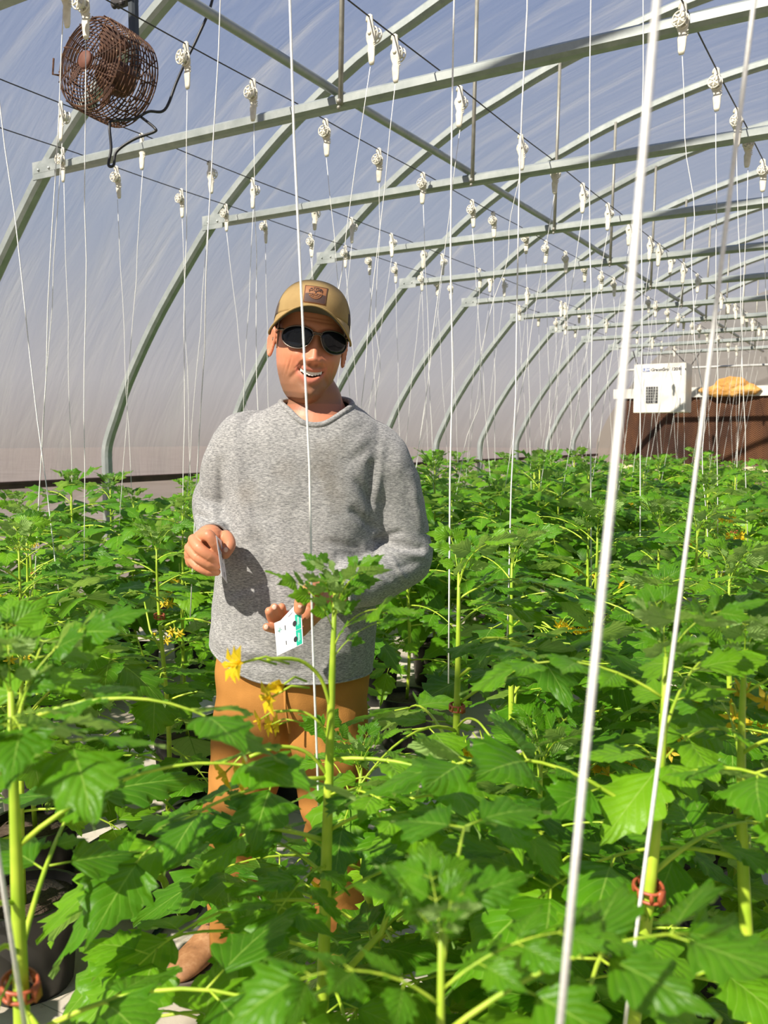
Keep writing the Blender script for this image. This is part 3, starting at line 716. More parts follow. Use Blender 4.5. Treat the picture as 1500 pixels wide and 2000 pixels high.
for k in range(5):
    h = 1.0; f = stem_path(h, (0, 0), k + 60, .2); fol = MB(); uvs = []
    for i, (tt, az, el, s) in enumerate(leaf_nodes(h, k + 60, 19)):
        s *= 1.22
        mbl, uv = LOW[(i * 2 + k) % 6]; R = Matrix.Translation(f(tt)) @ Matrix.Rotation(az, 4, 'Z') @ Matrix.Rotation(el, 4, 'X') @ Matrix.Scale(s, 4)
        n0 = len(fol.v); fol.v.extend([tuple(R @ Vector(v)) for v in mbl.v]); fol.f.extend([tuple(j + n0 for j in ff) for ff in mbl.f]); fol.mi.extend(mbl.mi); uvs += uv
    of = fol.build('foliage', [M['leaf'], M['stem']], uv=uvs)
    os_ = MB().tube([f(i / 8) for i in range(9)], [.008 * (1.1 - .6 * i / 8) for i in range(9)], 6).build('stem', M['stem'])
    ofl = flower_mesh(3, k + 9).build('flower_cluster', [M['stem'], M['flower']])
    FARV.append((of.data, os_.data, ofl.data)); [bpy.data.objects.remove(z) for z in (of, os_, ofl)]
def far_plant(x, y, h, k, label, group):
    t = empty('tomato_plant', (x, y, 0), label, 'tomato plant', group, rz=random.random() * 6.28)
    a, b, c = FARV[k % 5]
    for me, nm in ((a, 'foliage'), (b, 'stem')):
        o = bpy.data.objects.new(nm, me); C.objects.link(o); o.parent = t; o.scale = (1, 1, h)
    if random.random() < .7: place(c, 'flower_cluster', t, (0, 0, h * random.uniform(.75, .9)), .3, random.random() * 6.28, 1.2)
    return t
def make_pot(x, y, label, group, R=.13, hgt=.24):
    t = empty('grow_pot', (x, y, 0), label, 'plant pot', group)
    prof = [(R * .80, .0), (R * .84, .01), (R * .98, hgt * .92), (R * 1.05, hgt * .93), (R * 1.05, hgt), (R * .97, hgt), (R * .95, hgt * .86)]
    MB().loft([[(r_ * math.cos(2 * PI * k / 20), r_ * math.sin(2 * PI * k / 20), z) for k in range(20)] for r_, z in prof]).build('pot_shell', M['black_plastic'], t, auto=40)
    MB().loft([[(R * .95 * math.cos(2 * PI * k / 20), R * .95 * math.sin(2 * PI * k / 20), z) for k in range(20)] for z in (hgt * .84, hgt * .9)]).build('soil', M['soil'], t)
    return t
pot0 = None
def pot(x, y, label, group):
    global pot0
    if pot0 is None: pot0 = make_pot(x, y, label, group); return pot0
    o = dup(pot0); o.location = (x, y, 0); return tag(o, label, 'plant pot', group)
def clip(loc, R, label, rz=0, tilt=0):
    n = 36; vs = []; fs = []; hgt, th = R * .85, .0022
    for k in range(n):
        a = 2 * PI * k / n; rr = R * (1 + .35 * max(0, math.cos(a)) ** 3)
        for (dr, z) in ((0, 0), (th, 0), (th, hgt), (0, hgt)): vs.append(((rr + dr) * math.cos(a), (rr + dr) * math.sin(a), z))
    # windows: split the band in rails and posts
    mb = MB()
    for z in (0, hgt): mb.tube([(R * (1 + .35 * max(0, math.cos(2 * PI * k / n)) ** 3) * math.cos(2 * PI * k / n), R * (1 + .35 * max(0, math.cos(2 * PI * k / n)) ** 3) * math.sin(2 * PI * k / n), z) for k in range(n)], R * .14, 6, closed=True)
    for k in range(7):
        a = 2 * PI * k / 7 + .3; rr = R * (1 + .35 * max(0, math.cos(a)) ** 3); mb.tube([(rr * math.cos(a), rr * math.sin(a), 0), (rr * math.cos(a), rr * math.sin(a), hgt)], R * .17, 6)
    a = 0; mb.box((R * 1.25, -.004, -.002), (R * 1.55, .004, hgt + .002))
    o = mb.build('plant_clip', M['clip']); o.location = loc; o.rotation_euler = (tilt, tilt * .5, rz); tag(o, label, 'plant clip', 'terracotta plant clips'); return o

# ---- near plants, each its own
def stem_spot(px, x): return on_plane(px, 1500, 0, x)
def P2(px, d):  # ground position of a stem seen at pixel column px at distance d
    p = at_depth(px, 1500, d); return p.x, p.y
NP = [  # px, depth, height, label, leaves, flowers, lean
    (28, .72, 1.20, 'tomato plant with a thick hairy double stem at the lower left edge', 12, 1, (0, 0)),
    (590, .98, 1.235, 'tomato plant with bright tip and yellow flowers right in front of the man', 12, 0, (.034, .020)),
    (845, .50, 1.13, 'closest blurred tomato plant top at bottom centre', 7, 0, (0, 0)),
    (1215, .84, 1.20, 'tomato plant with thick pale stem and orange clip right of bottom centre', 13, 1, (.02, .02)),
    (1478, .92, 1.17, 'tomato plant with thick yellow stem at the lower right edge', 12, 2, (0, 0)),
    (887, 1.42, 1.19, 'tomato plant with a bright stem and a clip right of the man\'s legs', 13, 1, (0, 0)),
    (1000, 1.85, 1.15, 'tomato plant in the second place behind the bright-stemmed one right of the man', 13, 1, (0, 0)),
    (1150, 2.25, 1.18, 'tomato plant under the third long string right of the man', 13, 2, (0, 0)),
    (1300, 1.45, 1.12, 'tomato plant behind the thick pale stem, with flowers at right', 12, 3, (0, 0)),
    (1430, 1.85, 1.12, 'tomato plant in the middle distance close to the right edge', 12, 2, (0, 0)),
    (1340, 2.5, 1.15, 'tomato plant below the leftmost end of the near slanting string', 12, 3, (0, 0)),
    (1075, 1.15, .98, 'low leafy tomato plant between the two thick white strings at bottom', 13, 1, (0, 0)),
    (735, 1.32, .92, 'low leafy tomato plant just right of the stem before the man', 12, 1, (0, 0)),
]
for i, (px, d, h, lab, n, fl, lean) in enumerate(NP):
    x, y = P2(px, d); NPpos = (x, y)
    sc = .84 if d < 1.1 else .98
    if h < 1: sc = .85
    av = None
    if i == 1: # keep the growing tip clear of the shirt and cards: fewer, lower leaves
        t = near_plant(x, y, h, 11 + i, lab, None, 13, lean, 0, .0072, sc=.80, cut=.55, low=.2, leaves=[(2.1, .05, .74, .60, 2), (-1.2, .30, .62, .74, 1), (-2.3, -.1, .7, .58, 3), (2.5, .0, .66, .66, 6), (-.6, .1, .66, .66, 0), (1.7, .15, .46, .72, 4), (-1.9, .2, .4, .78, 7), (-2.8, .2, .42, .70, 5), (1.9, -.1, .80, .73, 4), (2.5, -.15, .72, .80, 1), (1.35, 0, .62, .69, 0), (-1.3, -.1, .66, .82, 5), (-2.0, -.1, .5, .79, 6), (2.2, .1, .85, .50, 3), (1.6, .2, .9, .42, 6), (.3, .9, .24, .955, 2), (2.0, .95, .22, .96, 5), (-1.5, .8, .26, .94, 3), (3.3, 1.0, .2, .97, 1), (-.4, 1.1, .2, .975, 6), (-.9, .7, .22, .93, 0)])
        f_ = stem_path(h, lean, 11 + i)
        for tt, az, sc_, rx in ((.875, 2.75, 1.2, .85), (.80, 2.6, 1.15, .55), (.84, 2.3, .8, .7)): place(FLV[int(tt * 100) % 4], 'flower_cluster', t, f_(tt), rx, az, sc_)
    elif i == 2: t = near_plant(x, y, h, 11 + i, lab, None, 9, lean, 0, .005, sc=.46, low=.6, leaves=[(2.4, .45, .27, .95, 2), (-1.0, .4, .50, .93, 1), (-2.8, .3, .40, .93, 4), (.3, .3, .45, .97, 6)])
    else: t = near_plant(x, y, h, 11 + i, lab, None, n + 4, lean, fl, .0082 if d < 1 else .0072, sc=sc, avoid=(-2.62, .85, .45) if i in (5, 6) else None, low=.62 if i == 0 else 0, leaves=[(-1.0, .2, .75, .70, 2), (-1.35, .3, .85, .50, 5), (-1.1, .15, .52, .97, 6), (-2.0, .3, .42, .96, 4), (.6, .4, .5, .96, 1), (2.2, .4, .5, .95, 3), (-1.5, .0, .8, .60, 0)] if i == 0 else None)
    if i in (0, 3, 5, 6, 8): STEMS.append((x, y, h, lean, 11 + i))
    if i != 2 and h > .85: pot(x, y, 'black plant pot under the ' + lab.split(' with ')[0].split(' under ')[0].split(' in the')[0] + ' number row nearest the viewer' if False else 'black plant pot in the row nearest the viewer, under foliage', 'pots in the row nearest the viewer')
# ---- row plants from strings
GROUPS = {0: 'tomato plants along the left wall', 1: 'tomato plants in the left bed, aisle side', 2: 'tomato plants in the middle bed, far side', 3: 'tomato plants in the middle bed, aisle side', 4: 'tomato plants in the right bed'}
LABS = {0: 'leafy tomato plant in the bed against the left plastic wall', 1: 'leafy tomato plant on the aisle side of the left wall bed', 2: 'leafy tomato plant in the bed behind the man, wall side', 3: 'leafy tomato plant in the bed behind the man, viewer side', 4: 'leafy tomato plant in the right-hand bed beyond the near plants'}
extra = [(-3.55, 2.25), (-3.5, 2.7), (-3.30, 1.95), (-3.3, 2.3), (-2.25, 1.75), (-1.9, 1.45), (-1.95, 2.2), (-2.3, 3.3), (-1.85, 1.9), (-.62, 2.65), (-.66, 5.8), (-.7, 6.4), (-.68, 7.0), (-.72, 7.7), (-.7, 8.3), (-.7, 9.0), (-.7, 9.8), (-.7, 10.6),
         (-.35, 3.3), (-.3, 4.0), (-.33, 4.7), (-.3, 5.5), (-.3, 6.2), (-.3, 7.2), (-.3, 8.2), (-4.2, 3.9), (-4.25, 5.0), (-4.2, 6.2), (-4.2, 7.4), (-4.2, 2.9), (-4.2, 8.8), (-4.2, 10.2), (-4.2, 11.8), (-3.6, 12.5), (-3.55, 13.4), (-3.6, 14.4), (-1.8, 13.6), (-1.85, 14.6), (-.7, 12), (-.7, 13.4)]
allp = [p for p in plants_at if p[1] > 1.35] + extra
man_x, man_y = -1.20, 1.72
cnt = 0; placed = []
allp.sort(key=lambda p: p[1])
for (x, y) in allp:
    if any((x - a) ** 2 + (y - b) ** 2 < .11 for a, b in placed): continue
    if (x - man_x) ** 2 + (y - man_y) ** 2 < .26: continue
    if y < 1.5 and x > -.9: continue
    placed.append((x, y))
    rowk = 0 if x < -3.42 else 1 if x < -2.8 else 2 if x < -2.08 else 3 if x < -1.3 else 4
    d = Vector((x, y, 0)).dot(Vector((-math.sin(PSI), math.cos(PSI), 0)))
    h = random.uniform(1.08, 1.22) - (.05 if rowk == 0 else 0)
    if rowk == 0: h = random.uniform(1.02, 1.16)
    if y > 10.5: h = random.uniform(.88, 1.08)
    if rowk == 2 and y < 3: h = min(h, 1.10)
    cnt += 1; nearp = d < 4.6
    g = GROUPS[rowk] + (', nearest ones' if nearp else '')
    l = LABS[rowk] + (', nearer half' if nearp else ', farther half')
    if nearp: STEMS.append((x, y, h, (0, 0), 100 + cnt))
    if nearp: near_plant(x, y, h, 100 + cnt, l, g, 16, (0, 0), 2, .0065, sc=1.06)
    else: far_plant(x, y, h, cnt, l, g)
    if d < 6.5: pot(x, y, 'black plant pot standing in the ' + {0: 'bed against the left wall', 1: 'left bed along its aisle', 2: 'bed behind the man, wall side', 3: 'bed behind the man, viewer side', 4: 'right-hand bed'}[rowk], 'pots ' + GROUPS[rowk][14:])
print('PLANTS', cnt)
# clips on stems
for (px, py, d, R, lab, tilt) in [(34, 1955, .72, .0125, 'big terracotta clip round the thick stem at lower left', .25), (1222, 1752, .84, .012, 'terracotta clip holding the bright string on the pale stem at right', .2), (903, 1383, 1.42, .010, 'small red-brown clip on the bright stem right of the man\'s legs', .1),
                              (48, 1212, 2.3, .013, 'red-brown clip on a stem at the far left edge', 0), (135, 1238, 2.4, .013, 'red-brown clip under the flowers at left, lower of three', .1), (368, 1230, 2.55, .013, 'red-brown clip on the stem below the man\'s raised hand', .1),
                              (128, 1146, 2.9, .013, 'red-brown clip higher up among the left plants', 0), (985, 1050, 3.9, .014, 'small red clip on a stem in the right plants, farther back', 0), (1240, 1020, 5.0, .014, 'small red clip far back among the right plants', 0)]:
    P = at_depth(px, py, d); best = None
    for s_ in STEMS:
        f = stem_path(s_[2], s_[3], s_[4]); t_ = min(.85, max(.2, (P.z - .22) / (s_[2] - .22))); Q = f(t_) + Vector((s_[0], s_[1], 0))
        if best is None or (Q - P).length < best[0]: best = ((Q - P).length, Q, s_)
    STEMS.remove(best[2]); a_ = math.atan2(-best[1].y, -best[1].x)
    rz = a_ + .9; clip(best[1] - Vector((math.cos(rz), math.sin(rz), 0)) * R * .15, R, lab, rz, tilt)
# hose, planks, film under the pots
g0 = on_plane(330, 1775, 2, .02); g1 = on_plane(790, 1400, 2, .02)
hp = [on_plane(x, y, 2, .012) for x, y in ((255, 1905), (330, 1790), (392, 1745), (480, 1640), (560, 1545), (660, 1455), (735, 1415), (800, 1385), (850, 1345))]
o = MB().tube(spline(hp, 5), .011, 8).build('irrigation_hose', M['hose']); tag(o, 'dark green irrigation hose running along the floor behind the man', 'hose')
a = on_plane(60, 1810, 2, 0); b = on_plane(300, 1690, 2, 0)
d = (b - a).normalized(); nn = Vector((-d.y, d.x, 0)) * .07
for k, (zo, off, lab) in enumerate(((0, 0, 'weathered wooden plank on the floor at lower left, front edge of the bed'),)):
    A_ = a - d * .5; B_ = b + d * .9; mb = MB()
    mb.add([A_ - nn * .3, B_ - nn * .3, B_ + nn * .3, A_ + nn * .3] + [p + Vector((0, 0, .09)) for p in (A_ - nn * .3, B_ - nn * .3, B_ + nn * .3, A_ + nn * .3)], [(0, 3, 2, 1), (4, 5, 6, 7), (0, 1, 5, 4), (1, 2, 6, 5), (2, 3, 7, 6), (3, 0, 4, 7)])
    tag(mb.build('plank', M['wood'], smooth=False), lab, 'plank')
mb = MB(); vs = []; n1, n2 = 30, 8
for i in range(n1):
    for j in range(n2):
        p = (a - d * .5).lerp(b + d * .9, i / (n1 - 1)) + nn * (.4 + 3.6 * j / (n2 - 1)); vs.append((p.x, p.y, .008 + .05 * abs(noise.noise(Vector((p.x * 9, p.y * 9, 0)))) + (.05 if j == 0 else 0)))
mb.add(vs, [(i * n2 + j, i * n2 + j + 1, (i + 1) * n2 + j + 1, (i + 1) * n2 + j) for i in range(n1 - 1) for j in range(n2 - 1)])
tag(mb.build('plastic_sheet', M['black_plastic']), 'crumpled black plastic sheet behind the plank at lower left', 'plastic sheet')

# ================================================================ the man
DM = 2.05
MG = Vector((-math.sin(PSI), math.cos(PSI), 0)) * DM + RT * ((603 - 750) / FPX * DM)      # ground point between his feet
YA = Vector((-math.sin(PSI), math.cos(PSI), 0))
MW = Matrix(((RT.x, YA.x, 0, MG.x), (RT.y, YA.y, 0, MG.y), (0, 0, 1, 0), (0, 0, 0, 1)))    # local: X image right, Y away from the viewer, Z up
MWI = MW.inverted()
def LP(px, py, yl=0.0):
    """pixel -> person-local point at local depth yl"""
    r = MWI.to_3x3() @ ray(px, py); c = MWI @ CP; t = (yl - c.y) / r.y; return c + r * t
man = empty('person'); man.matrix_world = MW
tag(man, 'smiling man in tan cap, sunglasses and grey long-sleeved shirt standing in the aisle', 'person')

def skin_mat():
    q = NM('tanned_skin'); at = q.n('ShaderNodeVertexColor'); at.layer_name = 'tone'
    f = q.noise(70, 4, q.obj()); f2 = q.noise(14, 3, q.obj())
    col = q.mix(q.math('MULTIPLY', f2, .35), at.outputs['Color'], (.60, .20, .11), 'MIX')
    col = q.mix(q.math('MULTIPLY', f, .18), col, (.34, .14, .07))
    q.base(col, .46, 0, .4); q.b.inputs['Subsurface Weight'].default_value = .12; q.b.inputs['Subsurface Radius'].default_value = (.012, .004, .002); q.b.inputs['Subsurface Scale'].default_value = .5
    h = q.math('ADD', q.noise(260, 3, q.obj()), q.math('MULTIPLY', q.noise(60, 2, q.obj()), .6)); q.bump(h, .14, .0015); return q.m
M['skin'] = skin_mat()
q = NM('heather_knit')
fa = q.noise(1.0, 3, q.obj((120, 120, 520)), .75); fb = q.noise(3.2, 3, q.obj())
col = q.ramp(fa, [(.32, (.12, .122, .125)), (.5, (.27, .27, .265)), (.68, (.45, .445, .43))])
def blot(loc, r):   # dirt marks with their own outline, fixed to the cloth
    t = q.n('ShaderNodeTexCoord'); v = q.n('ShaderNodeVectorMath', operation='DISTANCE'); q.l(t.outputs['Object'], v.inputs[0]); v.inputs[1].default_value = loc
    d = q.math('ADD', v.outputs['Value'], q.math('MULTIPLY', q.math('SUBTRACT', q.noise(16, 4, q.obj()), .5), r * 1.1))
    m = q.n('ShaderNodeMapRange'); q.l(d, m.inputs[0]); m.inputs[1].default_value = r; m.inputs[2].default_value = r * .55; return m.outputs[0]
SHIRT_BLOTS = [(LP(535, 1142, -.16), .048, .62), (LP(640, 895, -.13), .075, .22), (LP(660, 955, -.13), .06, .2), (LP(460, 960, -.12), .06, .2), (LP(555, 900, -.13), .06, .12)]
for loc, r_, s_ in SHIRT_BLOTS: col = q.mix(q.math('MULTIPLY', blot(loc, r_), min(.8, s_ * 1.25)), col, (.17, .125, .06))
q.base(col, .9, 0, .15); q.b.inputs['Sheen Weight'].default_value = .15
wr = q.noise(1.0, 2, q.obj((9, 9, 26)))
q.bump(q.math('ADD', q.math('MULTIPLY', fa, .25), q.math('MULTIPLY', wr, 1.2)), .35, .006); M['shirt'] = q.m
q = NM('duck_canvas'); f = q.noise(7, 4, q.obj()); q.base(q.ramp(f, [(.3, (.30, .13, .028)), (.7, (.46, .21, .05))]), .85, 0, .2); q.bump(q.math('ADD', q.noise(1.0, 2, q.obj((14, 14, 9))), q.math('MULTIPLY', q.noise(400, 1, q.obj()), .05)), .6, .012); M['canvas'] = q.m
q = NM('worn_leather'); f = q.noise(18, 5, q.obj(), .65); q.base(q.ramp(f, [(.3, (.16, .07, .025)), (.55, (.32, .15, .06)), (.75, (.48, .27, .13))]), .7); q.bump(f, .3, .004); M['leather'] = q.m
M['sole'] = simple('rubber_sole', (.16, .13, .10), .8, nz=(20, (.09, .07, .06)))
M['cap'] = simple('tan_cap_twill', (.36, .245, .095), .85, nz=(30, (.30, .20, .075)), bump=(500, .3, .001))
M['capdark'] = simple('olive_brim_under', (.055, .05, .03), .9)
M['mesh'] = simple('dark_cap_mesh', (.045, .032, .026), .9, nz=(220, (.10, .075, .06)), bump=(260, .6, .002))
M['patch'] = simple('leather_patch', (.33, .145, .055), .6, nz=(60, (.25, .10, .04)))
M['patchdark'] = simple('burnt_leather', (.065, .035, .03), .7)
M['thread'] = simple('dark_stitching', (.09, .05, .025), .8)
M['lens'] = simple('smoke_lens', (.006, .008, .012), .06); M['lens'].node_tree.nodes['Principled BSDF'].inputs['Specular IOR Level'].default_value = .35
M['frame'] = simple('gunmetal_frame', (.16, .13, .11), .28, .85)
M['teeth'] = simple('tooth_enamel', (.88, .84, .76), .25)
M['nail'] = simple('finger_nail', (.78, .48, .38), .3)

# ---- head, in its own frame: x right, y forward (towards the viewer), z up, origin at eye level
HC = LP(606, 664, .012); HS = .985
roll, yaw, pit = math.radians(8.0), math.radians(13.0), math.radians(-2)
HR = Matrix.Rotation(roll, 4, 'Y') @ Matrix.Rotation(PI + yaw, 4, 'Z') @ Matrix.Rotation(pit, 4, 'X')
# map head(x right, y fwd) to person-local (x right, -y fwd): mirror-free: x_l = x cos.., use rotation about Z by PI on (-x)
def H(x, y, z):
    z = z * 1.13 + min(0, z + .08) * .22 if z < 0 else z
    cx, sx2 = math.cos(yaw), math.sin(yaw)
    X, Y = x * cx + y * sx2, y * cx - x * sx2         # yaw turns the face to the image right
    cz, sz = math.cos(roll), math.sin(roll)
    X2, Z2 = X * cz + z * sz, z * cz - X * sz         # head leans to the image right
    return Vector((HC.x + HS * X2, HC.y - HS * Y, HC.z + HS * Z2))
def unstretch(z):
    return np.where(z < -.0904, (z - .0176) / 1.35, np.where(z < 0, z / 1.13, z))
def Hinv(p):
    X2, Y, Z2 = (p.x - HC.x) / HS, -(p.y - HC.y) / HS, (p.z - HC.z) / HS
    cz, sz = math.cos(roll), math.sin(roll); X, z = X2 * cz - Z2 * sz, X2 * sz + Z2 * cz; z = unstretch(z)
    cx, sx2 = math.cos(yaw), math.sin(yaw); return (X * cx - Y * sx2, Y * cx + X * sx2, z)
TAB = [(.128, .004, .004, .010), (.122, .028, .034, .040), (.108, .052, .062, .066), (.080, .069, .082, .088), (.050, .0755, .090, .097), (.020, .0765, .091, .099), (0, .0755, .0875, .097), (-.020, .0745, .0885, .094),
       (-.040, .0725, .0895, .088), (-.060, .0685, .0885, .078), (-.078, .0625, .0865, .066), (-.094, .0545, .0845, .052), (-.106, .046, .081, .040), (-.115, .036, .074, .028), (-.121, .022, .060, .012), (-.124, .004, .040, -.02)]
TAB = TAB[::-1]; TZ = [t[0] for t in TAB]
def tab(z):
    return [float(np.interp(z, TZ, [t[k] for t in TAB])) for k in (1, 2, 3)]
G = lambda a, s: math.exp(-(a / s) ** 2 * .5)
def mouth_lines(x):
    k = (x / .033) ** 2
    return -.0678 + .0060 * k, -.0806 + .0188 * k       # opening: upper and lower edge
def face_disp(x, z):
    d = 0
    nz = [( .022, .0), (.008, .004), (-.005, .0075), (-.02, .0135), (-.035, .021), (-.044, .0255), (-.049, .0235), (-.0535, .013), (-.057, .004), (-.062, 0)]
    d += 0; hz = float(np.interp(z, [a for a, b in nz][::-1], [b for a, b in nz][::-1])); sw = float(np.interp(z, [-.055, -.045, -.02, .01], [.0125, .0105, .0078, .0075]))
    d += hz * G(x, sw)
    for s in (-1, 1): d += .0105 * G(x - s * .0158, .0056) * G(z + .0475, .0055)
    for s in (-1, 1): d -= .010 * G(x - s * .031, .013) * G(z - .001, .010)
    d += .005 * G(z - .024, .010) * G(x, .05)
    for s in (-1, 1):
        d += .0115 * G(x - s * .039, .0155) * G(z + .040, .0145)
        for k in range(9):
            t = k / 8; fx = s * (.017 + .023 * t ** 1.2); fz = -.050 - .034 * t; d -= .0036 * G(x - fx, .0034) * G(z - fz, .0042)
        d -= .0045 * G(x - s * .043, .0055) * G(z + .068, .011)     # smile crease at the corners
        d += .003 * G(x - s * .049, .009) * G(z + .075, .014)
    zu, zl = mouth_lines(x)
    if abs(x) < .038:
        e = max(0, 1 - (abs(x) / .037) ** 4)
        d += .0048 * G(z - (zu + .0038), .0034) * e + .0066 * G(z - (zl - .0052), .0046) * e * G(x, .024)
        if zl < z < zu and abs(x) < .033:
            m = min(z - zl, zu - z); d -= .016 * min(1, m / .0028)
        d -= .003 * G(z - (zl - .0155), .004) * G(x, .016)
    d += .0085 * G(x, .0155) * G(z + .106, .011) - .0015 * G(x, .003) * G(z + .109, .008)
    for zz_ in (.034, .043, .052): d -= .0008 * G(z - zz_ - .02 * abs(x), .0018) * (1 if abs(x) < .045 else 0)
    return d
nph, nzr = 220, 230
zs = np.concatenate([np.linspace(-.124, -.112, 22), np.linspace(-.1115, -.035, 120), np.linspace(-.034, .03, 50), np.linspace(.032, .128, 38)]); nzr = len(zs)
vs = []
for z in zs:
    w_, f_, b_ = tab(z)
    for k in range(nph):
        # more columns on the front of the face
        s = 2 * PI * k / nph; a = s - .62 * math.sin(s)      # a = 0 is the front
        sn, cs = math.sin(a), math.cos(a)
        n_ = 2.25; rr = (abs(sn) ** n_ + abs(cs) ** n_) ** (-1 / n_)
        x = w_ * sn * rr; y = (f_ if cs > 0 else b_) * cs * rr
        if z < -.06 and cs > 0: x *= 1 - .10 * (cs ** 2) * min(1, (-.06 - z) / .04)
        if cs > .15: y += face_disp(x, z) * min(1, (cs - .15) / .3)
        vs.append(H(x, y, z))
fs = [(i * nph + k, i * nph + (k + 1) % nph, (i + 1) * nph + (k + 1) % nph, (i + 1) * nph + k) for i in range(nzr - 1) for k in range(nph)]
fs += [tuple(range(nph))[::-1], tuple((nzr - 1) * nph + k for k in range(nph))]
bodymb = MB().add(vs, [tuple(reversed(f)) for f in fs])
# ears: outer rim, bowl, lobe
for s in (-1, 1):
    e0 = (s * .0765, -.014, -.012); vs = []; na, nr = 28, 9
    for side in (0, 1):
        for j in range(nr):
            t = j / (nr - 1)
            for k in range(na):
                a = 2 * PI * k / na
                ry = .0175 * (1 + .12 * math.sin(a)); rz = .033 * (1 if math.sin(a) > 0 else 1.02)
                yy, zz_ = math.cos(a) * ry * t, math.sin(a) * rz * t
                rim = .0052 * math.exp(-((t - .90) / .10) ** 2) - .0055 * math.exp(-(t / .5) ** 2) * (1 if zz_ > -.02 else .2)
                th = .0055 * math.sqrt(max(0, 1 - t ** 4))
                out = .006 + .55 * (.018 - yy - .0) * .62 + (rim + th * .5 if side == 0 else -th * .5)
                vs.append(H(e0[0] + s * (out - .004), e0[1] - .004 + yy * .75 + .10 * zz_, e0[2] + zz_))
    fs = []
    for side in (0, 1):
        o_ = side * na * nr
        for j in range(nr - 1):
            for k in range(na):
                f = (o_ + j * na + k, o_ + j * na + (k + 1) % na, o_ + (j + 1) * na + (k + 1) % na, o_ + (j + 1) * na + k); fs.append(f if (side == 0) == (s > 0) else tuple(reversed(f)))
    for k in range(na):
        a_, b_ = (nr - 1) * na + k, (nr - 1) * na + (k + 1) % na; f = (a_, b_, b_ + na * nr, a_ + na * nr); fs.append(f if s > 0 else tuple(reversed(f)))
    bodymb.add(vs, fs)
def ell(c, rx_, ry_, n=28, tilt=(0, 0)):
    return [(c[0] + rx_ * math.cos(2 * PI * k / n), c[1] + ry_ * math.sin(2 * PI * k / n), c[2] + tilt[0] * rx_ * math.cos(2 * PI * k / n) + tilt[1] * ry_ * math.sin(2 * PI * k / n)) for k in range(n)]
def interp_rings(keys, per, fn):
    """keys: rows of numbers, spline-interpolated, each row turned to a ring by fn"""
    K = [Vector(k[:3] + (0,)) if False else np.array(k, float) for k in keys]; out = []
    for i in range(len(K) - 1):
        p0, p1, p2, p3 = K[max(i - 1, 0)], K[i], K[i + 1], K[min(i + 2, len(K) - 1)]
        for k in range(per):
            t = k / per; out.append(fn(.5 * ((2 * p1) + (-p0 + p2) * t + (2 * p0 - 5 * p1 + 4 * p2 - p3) * t * t + (-p0 + 3 * p1 - 3 * p2 + p3) * t ** 3)))
    out.append(fn(K[-1])); return out
nk0 = H(0, -.02, -.06); ZN = LP(612, 790, 0).z
xn = LP(615, 790, 0).x
NECK = [(nk0.x, nk0.y, nk0.z, .050, .056), (xn - .004, .020, ZN + .035, .058, .058), (xn, .024, ZN + .005, .064, .060), (xn, .026, ZN - .022, .083, .068), (xn - .002, .028, ZN - .050, .125, .082), (xn - .006, .03, ZN - .095, .145, .092), (-.01, .03, ZN - .14, .155, .098)]
bodymb.loft(interp_rings(NECK, 8, lambda r: ell(r[:3], r[3], r[4], 48)))
# core inside the clothes
bodymb.loft(interp_rings([(-.01, .03, ZN - .11, .150, .095), (-.015, .03, 1.20, .15, .10), (-.04, .03, 1.0, .15, .10), (-.045, .03, .86, .15, .10)], 4, lambda r: ell(r[:3], r[3], r[4], 24)))

def limb(mb, keys, n=24, per=6):
    """keys (x,y,z,r)"""
    P = []
    K = [np.array(k, float) for k in keys]
    for i in range(len(K) - 1):
        p0, p1, p2, p3 = K[max(i - 1, 0)], K[i], K[i + 1], K[min(i + 2, len(K) - 1)]
        for k in range(per):
            t = k / per; P.append(.5 * ((2 * p1) + (-p0 + p2) * t + (2 * p0 - 5 * p1 + 4 * p2 - p3) * t * t + (-p0 + 3 * p1 - 3 * p2 + p3) * t ** 3))
    P.append(K[-1]); mb.tube([p[:3] for p in P], [float(p[3]) for p in P], n)
    for e in (P[0], P[-1]): mb.sphere(e[:3], float(e[3]) * .995, n, 10)
def lp(px, py, yl, r): v = LP(px, py, yl); return (v.x, v.y, v.z, r)
# arm joints
shL = (-.172, .035, ZN - .075); elL = LP(405, 1000, .065); wrL = LP(413, 1062, -.095)
shR = (.165, .035, ZN - .095); elR = LP(795, 1098, .05); wrR = LP(640, 1165, -.165)
limb(bodymb, [(*shL, .036), (elL.x + .026, elL.y - .005, elL.z + .008, .026), (*((elL + wrL) / 2 + Vector((.014, -.004, -.010))), .025), (*wrL, .027)], 16, 5); limb(bodymb, [(*shR, .036), (*elR, .036), (*wrR, .029)], 16, 5)
hipL, hipR = (-.125, .04, .88), (.04, .04, .88)
ftL = LP(452, 1850, .03); ftR = LP(672, 1850, .06)
knL = Vector((-.185, -.01, .50)); knR = Vector((.055, -.01, .50))
limb(bodymb, [(*hipL, .07), (*knL, .05), (ftL.x, ftL.y + .05, .10, .038)], 14, 4); limb(bodymb, [(*hipR, .07), (*knR, .05), (ftR.x, ftR.y + .05, .10, .038)], 14, 4)
# ---- hands
handmb = MB()
def finger(pts, r, n=14):
    K = [(*LP(*p[:2], p[2]), rr) for p, rr in zip(pts, r)]; limb(handmb, K, n, 6)
    for p in K[1:-1]: handmb.sphere(p[:3], p[3] * 1.04, 12, 8)
def finger_back(pts, r): finger([(a_, b_, c_ + .055) for a_, b_, c_ in pts], r)
# his right hand (left in the photo), fist with the card
limb(handmb, [(*wrL, .029), (*LP(410, 1052, -.130), .031)], 18, 3)
